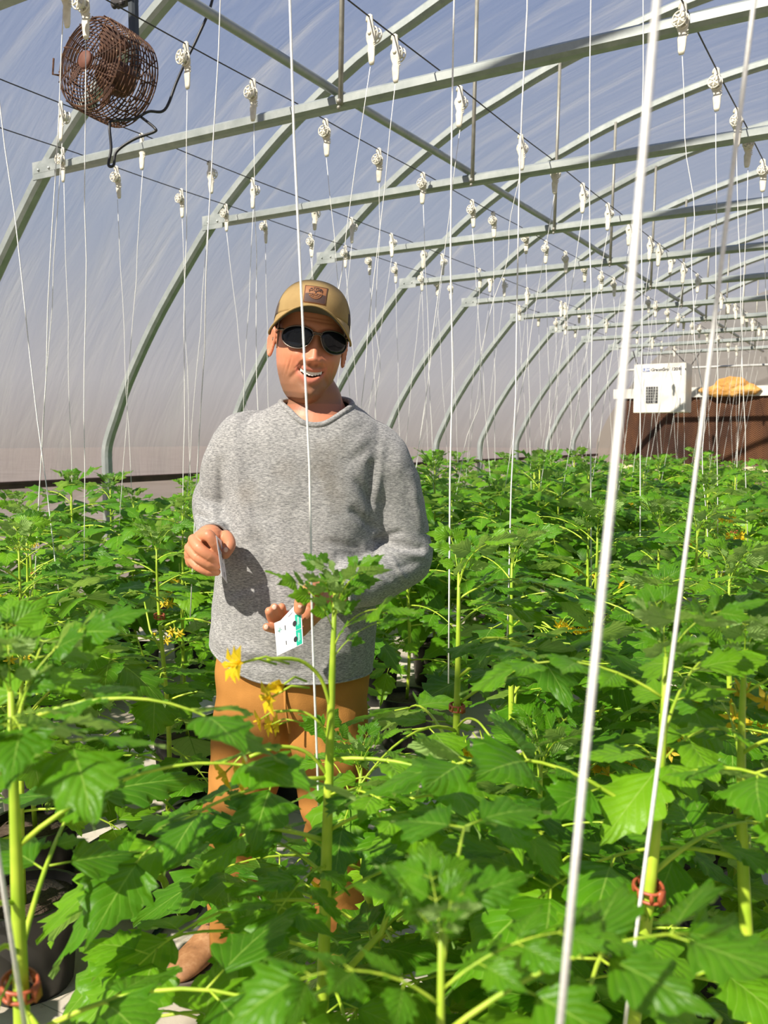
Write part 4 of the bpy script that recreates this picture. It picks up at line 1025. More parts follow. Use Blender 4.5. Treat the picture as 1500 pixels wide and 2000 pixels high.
# back of hand
for a_, b_, r_ in (((404, 1050, -.19), (398, 1056, -.215), .021), ((394, 1055, -.19), (384, 1064, -.215), .022), ((390, 1068, -.185), (378, 1080, -.21), .022), ((392, 1080, -.18), (378, 1094, -.205), .020), ((404, 1076, -.17), (398, 1092, -.19), .022), ((420, 1060, -.17), (414, 1084, -.19), .021)):
    limb(handmb, [(*LP(a_[0], a_[1], a_[2] + .055), r_), (*LP(b_[0], b_[1], b_[2] + .055), r_ * .93)], 16, 3)
finger_back([(393, 1049, -.222), (407, 1046, -.246), (418, 1060, -.246), (424, 1074, -.236)], [.0125, .0128, .0115, .0100])
finger_back([(378, 1054, -.222), (389, 1070, -.246), (409, 1085, -.246), (424, 1092, -.234)], [.0122, .0122, .0115, .0100])
finger_back([(370, 1070, -.217), (386, 1088, -.240), (408, 1101, -.240), (423, 1105, -.230)], [.0115, .0115, .0108, .0096])
finger_back([(369, 1088, -.210), (386, 1106, -.230), (407, 1116, -.230), (423, 1117, -.222)], [.0105, .0105, .0098, .0088])
finger_back([(424, 1058, -.165), (441, 1048, -.185), (449, 1064, -.212), (440, 1082, -.226)], [.016, .0138, .0128, .0110])
# his left hand (right in the photo), cards on the palm, thumb on top
limb(handmb, [(*wrR, .030), (*LP(618, 1170, -.19), .029)], 18, 3)
for a_, b_, r_ in (((622, 1168, -.185), (590, 1205, -.195), .022), ((622, 1186, -.18), (585, 1228, -.19), .021), ((615, 1196, -.175), (575, 1238, -.185), .020), ((602, 1178, -.19), (580, 1210, -.19), .018)):
    limb(handmb, [(*LP(*a_), r_), (*LP(*b_), r_ * .9)], 16, 3)
finger([(618, 1150, -.205), (601, 1153, -.238), (589, 1172, -.252), (585, 1190, -.252)], [.0175, .0138, .0138, .0122])
finger([(572, 1236, -.195), (553, 1232, -.205), (536, 1228, -.222), (521, 1225, -.235)], [.0115, .0105, .0098, .0086])
finger([(572, 1226, -.195), (549, 1224, -.200), (533, 1211, -.214), (526, 1194, -.232)], [.0120, .0115, .0108, .0094])
finger([(574, 1216, -.195), (556, 1212, -.198), (545, 1203, -.208), (536, 1187, -.225)], [.0120, .0112, .0105, .0092])
finger([(580, 1205, -.195), (565, 1203, -.196), (553, 1199, -.200), (550, 1186, -.214)], [.0118, .0108, .0100, .0088])
def remesh(o, vox, smooth_it=3, fac=.5):
    m = o.modifiers.new('r', 'REMESH'); m.mode = 'VOXEL'; m.voxel_size = vox; m.use_smooth_shade = True
    if smooth_it: s = o.modifiers.new('s', 'SMOOTH'); s.iterations = smooth_it; s.factor = fac
    dg = bpy.context.evaluated_depsgraph_get(); me = bpy.data.meshes.new_from_object(o.evaluated_get(dg)); o.modifiers.clear()
    me.name = o.data.name; old = o.data; mats = [x for x in old.materials]; o.data = me; me.materials.clear()
    for x in mats: me.materials.append(x)
    me.polygons.foreach_set('use_smooth', [True] * len(me.polygons)); return o
bodymb.v += []  # body and hands become one skin
n0 = len(bodymb.v); bodymb.v += handmb.v; bodymb.f += [tuple(i + n0 for i in f) for f in handmb.f]; bodymb.mi += handmb.mi
body = bodymb.build('body', M['skin'], man); remesh(body, .0019, 2, .4)
me = body.data; nv = len(me.vertices); co_ = np.empty(nv * 3, np.float32); me.vertices.foreach_get('co', co_); co_ = co_.reshape(-1, 3)
print('BODY VERTS', nv)
base_c = np.array([.58, .25, .13]); colr = np.tile(np.append(base_c, 1.0), (nv, 1)).astype(np.float32)
X2, Y_, Z2 = (co_[:, 0] - HC.x) / HS, -(co_[:, 1] - HC.y) / HS, (co_[:, 2] - HC.z) / HS
cz, sz = math.cos(roll), math.sin(roll); Xh, zh = X2 * cz - Z2 * sz, X2 * sz + Z2 * cz
cx_, sx3 = math.cos(yaw), math.sin(yaw); zh = unstretch(zh); xh = Xh * cx_ - Y_ * sx3; yh = Y_ * cx_ + Xh * sx3
front = (yh > .035) & (np.abs(xh) < .08) & (zh > -.14) & (zh < .13)
def paint(mask, c):
    mask = np.clip(mask, 0, 1)[:, None]; colr[:, :3] = colr[:, :3] * (1 - mask) + np.array(c) * mask
g_ = lambda a, s: np.exp(-(a / s) ** 2 * .5)
fm = front.astype(float)
paint(fm * .55 * (g_(np.abs(xh) - .042, .018) * g_(zh + .040, .018)), (.66, .20, .11))        # ruddy cheeks
paint(fm * .6 * g_(xh, .014) * g_(zh + .043, .016), (.64, .20, .12))                           # nose
paint(.45 * ((np.abs(xh) > .068) & (zh > -.06) & (zh < .035) & (yh < .03)).astype(float), (.66, .22, .14))  # ears
jaw = (1 / (1 + np.exp((zh + .076 - .26 * np.maximum(0, np.abs(xh) - .022)) / .005))) * (yh > -.02) * (zh > -.135)
must = g_(zh + .061, .0045) * (np.abs(xh) < .032)
paint(.88 * np.clip(jaw + fm * must * .8, 0, 1) * (np.abs(xh) < .085), (.17, .105, .06))          # stubble
k_ = (xh / .033) ** 2; zu, zl = -.0678 + .0060 * k_, -.0806 + .0188 * k_
lipm = fm * (np.abs(xh) < .035) * np.clip(g_(zh - (zu + .003), .0028) + g_(zh - (zl - .0048), .0045) * (zh < zl + .001), 0, 1)
paint(lipm * .9, (.60, .19, .14))
mo = fm * (np.abs(xh) < .0325) * (zh < zu - .0008) * (zh > zl + .0008); paint(mo.astype(float), (.08, .018, .014))
for s_ in (-1, 1): paint(fm * .85 * g_(xh - s_ * .0075, .0030) * g_(zh + .0555, .0022), (.10, .025, .015))  # nostrils: shade of the openings painted dark into the skin tone
paint(.35 * ((co_[:, 2] < ZN - .0) & (co_[:, 2] > ZN - .1)).astype(float), (.62, .22, .13))
vc = me.color_attributes.new('tone', 'FLOAT_COLOR', 'POINT'); vc.data.foreach_set('color', colr.ravel())
# ---- a few fine expression lines pressed into the skin
nrm = np.empty(nv * 3, np.float32); me.vertices.foreach_get('normal', nrm); nrm = nrm.reshape(-1, 3); disp = np.zeros(nv)
def crease(x0, z0, x1, z1, dep, wid):
    dx, dz = x1 - x0, z1 - z0; t = np.clip(((xh - x0) * dx + (zh - z0) * dz) / (dx * dx + dz * dz), 0, 1)
    dd = np.hypot(xh - x0 - t * dx, zh - z0 - t * dz); disp[:] -= front * dep * np.exp(-(dd / wid) ** 2) * (.4 + .6 * np.sin(PI * np.clip(t, .1, .9)))
for s_ in (-1, 1):
    crease(s_ * .047, -.045, s_ * .050, -.078, .0016, .0022); crease(s_ * .055, -.050, s_ * .057, -.080, .0010, .0020)
    crease(s_ * .030, -.020, s_ * .052, -.026, .0008, .0018); crease(s_ * .020, -.047, s_ * .036, -.066, .0018, .0024)
crease(-.035, .034, .035, .034, .0007, .0016); crease(-.03, .041, .03, .041, .0006, .0015)
co_[:] += nrm * disp[:, None]; me.vertices.foreach_set('co', co_.ravel()); me.update()
# ---- teeth
mb = MB()
for k in range(-4, 5):
    if k == 0: continue
    x0 = (abs(k) - .5) * .0066 * (1 - .02 * abs(k)) * (1 if k > 0 else -1); wdt = .0032 * (1 - .06 * (abs(k) - 1)); zu_, zl_ = mouth_lines(x0)
    hgt_ = .0098 - .0009 * abs(k); yb_ = .0865 - 6.0 * x0 * x0 - .001
    vs = []
    for (xx, zz_) in ((-1, 1), (-.92, -.55), (-.6, -1), (.6, -1), (.92, -.55), (1, 1)):
        for dy in (0, -.004): vs.append(H(x0 + xx * wdt, yb_ + dy - .0008 * xx * xx, zu_ + .0015 - hgt_ * .5 + zz_ * hgt_ * .5))
    n_ = 6; fs = [(2 * i, 2 * ((i + 1) % n_), 2 * ((i + 1) % n_) + 1, 2 * i + 1) for i in range(n_)] + [tuple(2 * i for i in range(n_)), tuple(2 * i + 1 for i in reversed(range(n_)))]
    mb.add(vs, fs)
o = mb.build('teeth', M['teeth'], body, smooth=False)
bv = o.modifiers.new('b', 'BEVEL'); bv.width = .0006; bv.segments = 2
# nails
mb = MB()
for px, py, yl, dx, dz in ((441, 1074, -.1835, .25, -1), (586, 1183, -.2645, .1, -1), (536, 1186, -.234, .2, 1), (520, 1225, -.243, -1, 0)):
    c = LP(px, py, yl); mb.sphere(c, (.0048, .0016, .0055), 12, 8)
mb.build('fingernails', M['nail'], body)

# ---- shirt
sm = MB()
SH = [(-.045, .03, .845, .190, .132), (-.044, .03, .90, .193, .138), (-.040, .028, 1.00, .189, .142), (-.030, .028, 1.10, .186, .138), (-.018, .03, 1.20, .190, .132), (-.010, .032, 1.30, .196, .126), (-.006, .033, ZN - .10, .192, .118), (-.002, .032, ZN - .055, .172, .104), (.004, .03, ZN - .022, .135, .090), (xn, .028, ZN + .006, .088, .078), (xn, .026, ZN + .016, .072, .068)]
def shring(r):
    cx, cy, cz_, hw_, hd = r; out = []
    for k in range(56):
        a = 2 * PI * k / 56; n_ = 2.35; c_, s_ = math.cos(a), math.sin(a); rr = (abs(c_) ** n_ + abs(s_) ** n_) ** (-1 / n_)
        out.append((cx + hw_ * c_ * rr, cy + hd * s_ * rr, cz_ + (.028 * c_ * -1 * max(0, 1 - (cz_ - .845) / .15) if cz_ < 1.0 else 0)))
    return out
sm.loft(interp_rings(SH, 6, shring))
cuffL = wrL + (elL - wrL).normalized() * .030; cuffR = wrR + (elR - wrR).normalized() * .026
limb(sm, [(-.120, .035, ZN - .080, .070), (-.165, .035, ZN - .105, .072), (-.198, .045, ZN - .19, .066), ((elL.x + .024), elL.y - .01, elL.z + .03, .056), (elL.x + .026, elL.y - .045, elL.z - .010, .050), (*((elL + wrL) / 2 + Vector((.014, -.01, -.006))), .045), (*cuffL, .040)], 28, 6)
limb(sm, [(.110, .035, ZN - .10, .074), (.150, .035, ZN - .125, .078), (.190, .045, ZN - .22, .076), (elR.x - .02, elR.y + .0, elR.z + .07, .074), (elR.x - .012, elR.y - .02, elR.z + .012, .068), (*(elR.lerp(wrR, .45) + Vector((0, -.01, -.004))), .056), (*(elR.lerp(wrR, .72)), .050), (*cuffR, .043)], 28, 6)
shirt = sm.build('shirt', M['shirt'], man); remesh(shirt, .0042, 10, .6)
# folds and neck opening
bm = bmesh.new(); bm.from_mesh(shirt.data); bm.normal_update()
def seg(p, a, b):
    ab = b - a; t = max(0, min(1, (p - a).dot(ab) / ab.length_squared)); return (p - a - ab * t).length
FOLDS = []   # (a, b, depth, width): creases pressed into the cloth, positive = ridge
def fold(px1, py1, y1, px2, py2, y2, dep, wid): FOLDS.append((LP(px1, py1, y1), LP(px2, py2, y2), dep, wid))
fold(385, 1003, .0, 436, 1012, -.05, -.014, .007); fold(388, 1014, -.04, 432, 1022, -.07, .006, .007); fold(400, 985, .0, 436, 1000, -.03, .005, .008)
fold(741, 1060, -.06, 822, 1070, .0, -.013, .008); fold(745, 1078, -.08, 825, 1086, -.02, .008, .009); fold(738, 1055, -.05, 780, 1040, -.02, -.008, .008); fold(735, 1074, -.06, 728, 1092, -.08, -.008, .007)
fold(726, 905, .0, 728, 1050, -.02, -.010, .008); fold(745, 880, -.03, 735, 990, -.04, .006, .010)
fold(700, 945, -.10, 732, 985, -.06, -.008, .012); fold(660, 1085, -.12, 728, 1096, -.09, -.007, .010); fold(668, 1105, -.12, 715, 1112, -.1, .006, .010); fold(735, 1110, -.1, 760, 1130, -.1, -.005, .006); fold(765, 1095, -.08, 790, 1130, -.06, .005, .006)
fold(640, 1060, -.1, 700, 1075, -.1, -.006, .012); fold(690, 1000, -.1, 735, 1035, -.07, -.009, .010); fold(800, 930, 0, 826, 1030, .0, .006, .012); fold(760, 1112, -.08, 805, 1100, -.03, -.003, .008); fold(690, 1135, -.16, 700, 1175, -.16, -.006, .004); fold(677, 1140, -.17, 686, 1180, -.17, .003, .004); fold(428, 900, -.03, 432, 1000, -.03, -.007, .008)
fold(432, 1120, -.08, 420, 1180, -.06, .005, .012); fold(450, 1160, -.1, 520, 1140, -.14, -.003, .012); fold(420, 1260, -.09, 560, 1290, -.13, .004, .012); fold(430, 1285, -.09, 580, 1315, -.13, -.004, .010)
fold(470, 1000, -.1, 560, 1080, -.13, .003, .02); fold(720, 870, -.07, 690, 900, -.1, -.004, .012)
for v in bm.verts:
    p = v.co; d = 0
    if p.y < .09:
        for a_, b_, dep, wid in FOLDS:
            s_ = seg(p, a_, b_)
            # distance measured mostly in the picture-facing plane, so tolerate depth error
            ab = b_ - a_; t = max(0, min(1, ((p.x - a_.x) * ab.x + (p.z - a_.z) * ab.z) / (ab.x ** 2 + ab.z ** 2))); q_ = a_ + ab * t
            dd = math.hypot(p.x - q_.x, p.z - q_.z)
            if dd < wid * 3 and abs(p.y - q_.y) < .12: d += dep * math.exp(-(dd / wid) ** 2) * (.35 + .65 * math.sin(PI * min(1, max(0, .12 + .76 * t))))
    d += .0065 * noise.noise(Vector((p.x * 10 + p.z * 5, p.y * 9, p.z * 7 - p.x * 4))) + .0032 * noise.noise(Vector((p.x * 22 - p.z * 9, p.y * 18, p.z * 20 + 9))) * min(1, abs(p.x + .01) / .12) + .0018 * noise.noise(Vector((p.x * 30, p.y * 30, p.z * 16 + 3)))
    v.co = p + v.normal * d
# opening: tilted cylinder round the neck
NC = Vector((LP(616, 800, -.03).x, .006, LP(616, 800, -.03).z)); tilt_n = math.radians(24)
def in_neck(p):
    q_ = p - NC; yy = q_.y * math.cos(tilt_n) + q_.z * math.sin(tilt_n) * -1
    return (q_.x / .0835) ** 2 + ((q_.y + .004) / .072) ** 2 < 1 and q_.z > -.075
dl = [v for v in bm.verts if in_neck(v.co)]; bmesh.ops.delete(bm, geom=dl, context='VERTS')
# hem: cut below a curved line and hollow cuffs
def hem_z(x): return LP(500, 1338, -.10).z + .75 * max(0, -.085 - x) ** 1.5 * 1.6 - .0
dl = [v for v in bm.verts if v.co.z < hem_z(v.co.x) and abs(v.co.x + .04) < .26 and v.co.y > -.16 and v.co.z < .95]; bmesh.ops.delete(bm, geom=dl, context='VERTS')
for (cf, wr_, el_) in ((cuffL, wrL, elL), (cuffR, wrR, elR)):
    ax_ = (wr_ - el_).normalized(); dl = [v for v in bm.verts if .004 < (v.co - cf).dot(ax_) < .07 and ((v.co - cf) - ax_ * (v.co - cf).dot(ax_)).length < .050 and (v.co.y < -.075 or abs(v.co.x) > .17)]; bmesh.ops.delete(bm, geom=dl, context='VERTS')
# boundary loops: smooth them, collect
bnd = [e for e in bm.edges if e.is_boundary]; bvset = set(v for e in bnd for v in e.verts)
for it in range(14):
    newp = {}
    for v in bvset:
        nb = [e.other_vert(v) for e in v.link_edges if e.is_boundary]
        if len(nb) == 2: newp[v] = v.co * .4 + (nb[0].co + nb[1].co) * .3
    for v, p in newp.items(): v.co = p
def loops():
    seen = set(); out = []
    for v in bvset:
        if v in seen: continue
        loop = [v]; seen.add(v); cur = v
        while True:
            nx = [e.other_vert(cur) for e in cur.link_edges if e.is_boundary and e.other_vert(cur) not in seen]
            if not nx: break
            cur = nx[0]; seen.add(cur); loop.append(cur)
        out.append([x.co.copy() for x in loop])
    return sorted(out, key=len, reverse=True)
LOOPS = [l for l in loops() if len(l) > 20]
bm.to_mesh(shirt.data); bm.free(); shirt.data.polygons.foreach_set('use_smooth', [True] * len(shirt.data.polygons))
sol = shirt.modifiers.new('t', 'SOLIDIFY'); sol.thickness = .0022; sol.offset = -1
for l in LOOPS:
    c = sum(l, Vector()) / len(l); L_ = l[::3]
    # resample and smooth
    for it in range(6): L_ = [(L_[i - 1] + L_[i] * 2 + L_[(i + 1) % len(L_)]) / 4 for i in range(len(L_))]
    if c.z > 1.35: nm, r_ = 'collar', .0068
    elif c.z < .95 and len(l) > 120: nm, r_ = 'hem', .0032
    else: nm, r_ = 'cuff', .0040
    if nm == 'collar':
        mb = MB().tube([(p + (c - p).normalized() * .002) for p in L_], r_, 10, closed=True); L2 = [p + (p - c).normalized() * .013 + Vector((0, 0, -.006)) for p in L_]
    else: mb = MB().tube(L_, r_, 8, closed=True)
    mb.build(nm, M['shirt'], shirt)
# ---- trousers
tm = MB()
tm.loft(interp_rings([(-.045, .035, .93, .176, .120), (-.045, .035, .86, .182, .124), (-.045, .038, .80, .180, .122), (-.045, .04, .76, .172, .112)], 5, lambda r: ell(r[:3], r[3], r[4], 40)))
limb(tm, [(-.125, .035, .82, .094), (-.14, .03, .70, .096), (-.168, .01, .56, .080), (*knL, .070), (ftL.x * .5 + knL.x * .5, .03, .30, .064), (ftL.x, ftL.y + .05, .15, .060)], 26, 6)
limb(tm, [(.035, .035, .82, .094), (.042, .03, .70, .096), (.05, .01, .56, .080), (*knR, .070), (ftR.x * .5 + knR.x * .5, .04, .30, .064), (ftR.x, ftR.y + .05, .15, .060)], 26, 6)
trousers = tm.build('trousers', M['canvas'], man); remesh(trousers, .006, 6, .5)
for v in trousers.data.vertices:
    p = v.co; v.co = p + v.normal * (.006 * noise.noise(Vector((p.x * 12, p.y * 12, p.z * 18))) + (.004 * math.sin(p.z * 110 + p.x * 30) * math.exp(-((p.z - .46) / .07) ** 2)))
MB().tube([(-.05, -.088, .855), (-.048, -.092, .80), (-.04, -.082, .74)], .003, 6).build('fly_seam', M['canvas'], trousers)
# ---- boots
def boot(c, az, lab=None):
    """c: heel centre on the ground (local), az: direction of the toe in the person frame"""
    d = Vector((math.cos(az), math.sin(az), 0)); n_ = Vector((-d.y, d.x, 0)); mb = MB(); rings = []
    for t, hw_, z0_, z1 in ((-.02, .028, .035, .16), (.0, .036, .03, .17), (.05, .039, .03, .165), (.10, .042, .03, .125), (.15, .047, .03, .098), (.20, .050, .03, .085), (.245, .046, .03, .078), (.272, .034, .03, .066), (.285, .014, .034, .052)):
        rings.append([c + d * t + n_ * (hw_ * math.cos(a)) + Vector((0, 0, (z0_ + z1) / 2 + (z1 - z0_) / 2 * math.sin(a))) for a in [2 * PI * k / 20 for k in range(20)]])
    mb.loft(rings)
    o = mb.build('boot', M['leather'], man); s = o.modifiers.new('s', 'SUBSURF'); s.levels = 1; s.render_levels = 2
    sh = [c + d * (t) + n_ * w_ for t, w_ in [(.0, -.040), (.08, -.042), (.16, -.051), (.22, -.054), (.265, -.044), (.29, -.018), (.293, .0), (.29, .018), (.265, .044), (.22, .054), (.16, .051), (.08, .042), (.0, .040), (-.022, .028), (-.03, 0), (-.022, -.028)]]
    sh = [Vector(p) for p in sh]; MB().loft([[p + Vector((0, 0, z)) for p in sh] for z in (0.001, .016, .03, .036)]).build('sole', M['sole'], o, auto=45)
    lm = MB()
    for k in range(4):
        t = .085 + .022 * k; z = .145 - .016 * k - (.0 if k else .0); lm.tube([c + d * t + n_ * w_ + Vector((0, 0, z - abs(w_) * .6)) for w_ in (-.024, -.01, .01, .024)], .0028, 6)
    lm.build('lace', M['thread'], o); return o
toeL = LP(372, 1915, 0); 
tl_ = MWI @ on_plane(338, 1932, 2, .02); hl_ = MWI @ on_plane(452, 1835, 2, .02)
azL = math.atan2(tl_.y - hl_.y, tl_.x - hl_.x); tv = Vector((math.cos(azL), math.sin(azL), 0)); boot(Vector((tl_.x, tl_.y, 0)) - tv * .285, azL)
hr_ = MWI @ on_plane(655, 1885, 2, .02); boot(Vector((hr_.x - .03, hr_.y + .10, 0)), math.radians(-68))
HEEL_L = Vector((tl_.x, tl_.y, 0)) - tv * .285
# ---- cap
H0 = H
CY = math.radians(8.5)
def H(x, y, z): return H0(x * math.cos(CY) - y * math.sin(CY), y * math.cos(CY) + x * math.sin(CY), z)
cap = MB(); nA, nZ = 72, 26; vs = []
CR = (.0865, .103, .098); CCz = .034
def crown(a, t):  # t 0 rim .. 1 top ; a = 0 front
    th = t * PI / 2; k = math.cos(th) ** .82; zz_ = CCz + CR[2] * math.sin(th) ** .92
    sn, cs = math.sin(a), math.cos(a); fr = 1.0 + (.06 * max(0, cs) * math.sin(2 * th))
    return (CR[0] * sn * k, (CR[1] * cs) * k * fr - .004, zz_ - (.020 * (1 - t) if cs < .3 else .0) * min(1, (.3 - cs)) * 1.2 + .016 * (1 - t) ** 1.5 * max(0, cs) ** .7)
for j in range(nZ):
    for k in range(nA):
        a = 2 * PI * k / nA; vs.append(H(*crown(a, j / nZ)))
top = len(vs); vs.append(H(0, -.004, CCz + CR[2]))
fr_f, bk_f = [], []
for j in range(nZ):
    for k in range(nA):
        a = 2 * PI * (k + .5) / nA; f = (j * nA + k, j * nA + (k + 1) % nA, (j + 1) * nA + (k + 1) % nA, (j + 1) * nA + k) if j < nZ - 1 else (j * nA + k, j * nA + (k + 1) % nA, top)
        (fr_f if math.cos(a) > .42 - .30 * (j / nZ) else bk_f).append(tuple(reversed(f)))
capo = MB().add(vs, fr_f).build('cap', M['cap'], man); MB().add(vs, bk_f).build('cap_mesh_back', M['mesh'], capo)
for o in (capo, capo.children[0]): s = o.modifiers.new('t', 'SOLIDIFY'); s.thickness = .0016; s.offset = -1
capo['label'] = 'tan cap with a dark mesh back'
def brim_pt(a, t, dz=0):
    sn, cs = math.sin(a), math.cos(a); b = crown(a, 0); ext = .074 * max(0, math.cos(a * .97)) ** .5 * t
    x = b[0] + sn * ext * .22; y = b[1] + ext * 1.0
    zc = .050 - 6.6 * x * x + .003 * t + .06 * ext; tt = min(1, t * 1.5); z = (b[2] + .003) * (1 - tt) + zc * tt + dz
    return H(x, y, z)
nb, nt_ = 40, 9; vs = []
for layer in (0, 1):
    for j in range(nt_):
        for i in range(nb): a = math.radians(-84 + 168 * i / (nb - 1)); vs.append(brim_pt(a, j / (nt_ - 1), -.0034 * layer))
N = nb * nt_
ftop = [(j * nb + i, j * nb + i + 1, (j + 1) * nb + i + 1, (j + 1) * nb + i) for j in range(nt_ - 1) for i in range(nb - 1)]
fbot = [tuple(reversed([q_ + N for q_ in f])) for f in ftop]
edge = [((nt_ - 1) * nb + i, (nt_ - 1) * nb + i + 1, (nt_ - 1) * nb + i + 1 + N, (nt_ - 1) * nb + i + N) for i in range(nb - 1)]
mb = MB(); mb.v = [tuple(v) for v in vs]; mb.f = ftop + fbot + edge; mb.mi = [0] * len(ftop) + [1] * len(fbot) + [0] * len(edge)
mb.build('brim', [M['cap'], M['capdark']], capo)
mb = MB().tube([brim_pt(math.radians(-84 + 168 * i / 39), 1.0, -.0017) for i in range(40)], .0021, 6); mb.build('brim_piping', M['cap'], capo)
def crs(a, t, off): p = crown(a, t); n_ = Vector((p[0] / CR[0] ** 2, p[1] / CR[1] ** 2, (p[2] - CCz) / CR[2] ** 2)).normalized(); return H(p[0] + n_.x * off, p[1] + n_.y * off, p[2] + n_.z * off)
mb = MB()
for a in (-.045, .045): mb.tube([crs(a, t, .0006) for t in np.linspace(.03, .95, 24)], .0006, 4)
for s in (-1, 1): mb.tube([crs(s * (math.acos(.42 - .30 * t) - .02), t, .0006) for t in np.linspace(.0, .9, 24)], .0007, 4)
mb.tube([crs(0.0, t, .0004) for t in np.linspace(.03, .95, 24)], .0008, 4); mb.build('stitching', M['thread'], capo)
MB().sphere(H(0, -.004, CCz + CR[2] + .001), (.008, .008, .003), 12, 6).build('top_button', M['cap'], capo)
# patch with a tree and roots
def pp(u, v, off): return crs(u * .285 / max(.45, math.cos((.30 + v * .175) * PI / 2)), .30 + v * .175, off)     # u,v in -1..1
vs = []; n1 = 13
for l_ in (0, 1):
    for j in range(n1):
        for i in range(n1): vs.append(pp(-1 + 2 * i / (n1 - 1), -1 + 2 * j / (n1 - 1), .0005 + .0018 * l_))
N = n1 * n1; fs = []
for j in range(n1 - 1):
    for i in range(n1 - 1): a = j * n1 + i; fs += [(a + N, a + N + 1, a + N + n1 + 1, a + N + n1)]
for i in range(n1 - 1): fs += [(i, i + 1, i + 1 + N, i + N), (N - n1 + i, 2 * N - n1 + i, 2 * N - n1 + i + 1, N - n1 + i + 1), (i * n1, i * n1 + N, (i + 1) * n1 + N, (i + 1) * n1), (i * n1 + n1 - 1, (i + 1) * n1 + n1 - 1, (i + 1) * n1 + n1 - 1 + N, i * n1 + n1 - 1 + N)]
patch = MB().add(vs, fs).build('cap_patch', M['patch'], capo); patch['label'] = 'brown leather patch with a burnt tree and its roots'
mb = MB(); E_ = [(-.93, -.93), (.93, -.93), (.93, .93), (-.93, .93)]
for i in range(4):
    a_, b_ = E_[i], E_[(i + 1) % 4]; mb.tube([pp(a_[0] + (b_[0] - a_[0]) * t, a_[1] + (b_[1] - a_[1]) * t, .0026) for t in np.linspace(0, 1, 12)], .0005, 4)
rr = random.Random(5)
def branch(x, y, ang, ln, dep, m, w_):
    x2, y2 = x + math.cos(ang) * ln, y + math.sin(ang) * ln
    if abs(x2) > .84 or abs(y2) > .84: return
    m.tube([pp(x, y, .0027), pp(x2, y2, .0027)], w_, 4)
    if dep: [branch(x2, y2, ang + da + rr.uniform(-.15, .15), ln * .74, dep - 1, m, w_ * .8) for da in (-.62, 0.05, .62)]
mb.tube([pp(0, -.02, .0027), pp(0, .2, .0027)], .0011, 5)
for an in (.35, .9, 1.57, 2.24, 2.8): branch(0, .2, an, .28, 2, mb, .00055)
ground_m = MB(); vs = []
for j in range(8):
    for i in range(20):
        u = -.88 + 1.76 * i / 19; v = -.88 + (.88 + .03 - .12 * u * u) * j / 7; vs.append(pp(u, v, .0024))
mb.add(vs, [(j * 20 + i, j * 20 + i + 1, (j + 1) * 20 + i + 1, (j + 1) * 20 + i) for j in range(7) for i in range(19)])
mb.build('burnt_tree', M['patchdark'], patch)
mb = MB()
for an in (-.35, -.8, -1.25, -1.57, -1.9, -2.35, -2.8): branch(0, .0, an, .27, 2, mb, .0006)
mb.build('pale_roots', M['patch'], patch)
H = H0
# ---- short hair at the temples under the cap
M['hair'] = simple('short_brown_hair', (.10, .055, .03), .8, nz=(300, (.30, .16, .09)), bump=(500, .6, .001))
for s in (-1, 1):
    vs = []
    for l_ in (0, 1):
        for j in range(6):
            for i in range(6):
                z = .030 - .056 * j / 5; y = .020 - .034 * i / 5 - (.0 if j < 3 else .004 * (j - 3)); w_, f_, b_ = tab(z); fr = f_ if y > 0 else b_
                x = s * (w_ * max(0, 1 - (abs(y) / fr) ** 2.25) ** (1 / 2.25) + .0002 + .0009 * l_); vs.append(H(x, y, z))
    fs = [(36 + j * 6 + i, 36 + j * 6 + i + 1, 36 + (j + 1) * 6 + i + 1, 36 + (j + 1) * 6 + i) for j in range(5) for i in range(5)]
    MB().add(vs, fs).build('hair', M['hair'], man)
# ---- sunglasses
gl = MB()
def gp(x, z, off=0.0):   # wrap surface in front of the eyes
    return H(x, .1045 - 5.0 * x * x - 160 * x ** 4 + off, z)
OUT = [(.0085, .002), (.0095, .0095), (.0150, .0150), (.028, .0185), (.043, .0190), (.057, .0165), (.0675, .0115), (.0725, .0055), (.0730, -.004), (.0675, -.0135), (.056, -.0195), (.042, -.0215), (.028, -.0195), (.0165, -.0120)]
OS = [tuple(v)[:2] for v in [(*p,) for p in OUT]]
sp = spline([(p[0], p[1], 0) for p in [(a_, b_ * 1.13) for a_, b_ in OUT + OUT[:1]]], 4)[:-1]
sg = None
for s in (-1, 1):
    cx0 = sum(p.x for p in sp) / len(sp); cz0 = sum(p.y for p in sp) / len(sp); rings = []
    for k, off in ((0.02, .0012), (.35, .0011), (.7, .0006), (1.0, 0)): rings.append([gp(s * (cx0 + (p.x - cx0) * k), cz0 + (p.y - cz0) * k - .004, off) for p in sp])
    back = [[gp(s * (cx0 + (p.x - cx0) * k), cz0 + (p.y - cz0) * k - .004, -.0018) for p in sp] for k in (1.0, .02)]
    mb = MB().loft(rings + back)
    fm_ = MB().tube([gp(s * p.x, p.y - .004, -.0004) for p in sp], .0013, 8, closed=True)
    if sg is None:
        sg = MB().tube([gp(x, z, .0008) for x, z in ((-.0115, .006), (-.006, .0075), (0, .0065), (.006, .0075), (.0115, .006))], .0019, 8).tube([gp(x, z, .0004) for x, z in ((-.011, -.004), (-.006, .003), (0, .0045), (.006, .003), (.011, -.004))], .0012, 6).build('sunglasses', M['frame'], man)
        sg['label'] = 'wrap sunglasses with dark lenses and a thin metal frame'
    lo = mb.build('lens', M['lens'], sg); fm_.build('lens_rim', M['frame'], sg)
    e1 = gp(s * .0715, .006, 0); e2 = H(s * .0800, .045, .008); e3 = H(s * .080, -.010, .006)
    MB().tube([e1, (e1 + e2) / 2 + (H(s * .004, 0, 0) - H(0, 0, 0)), e2, e3], [.0030, .0028, .0022, .0018], 8).build('temple_arm', M['frame'], sg)
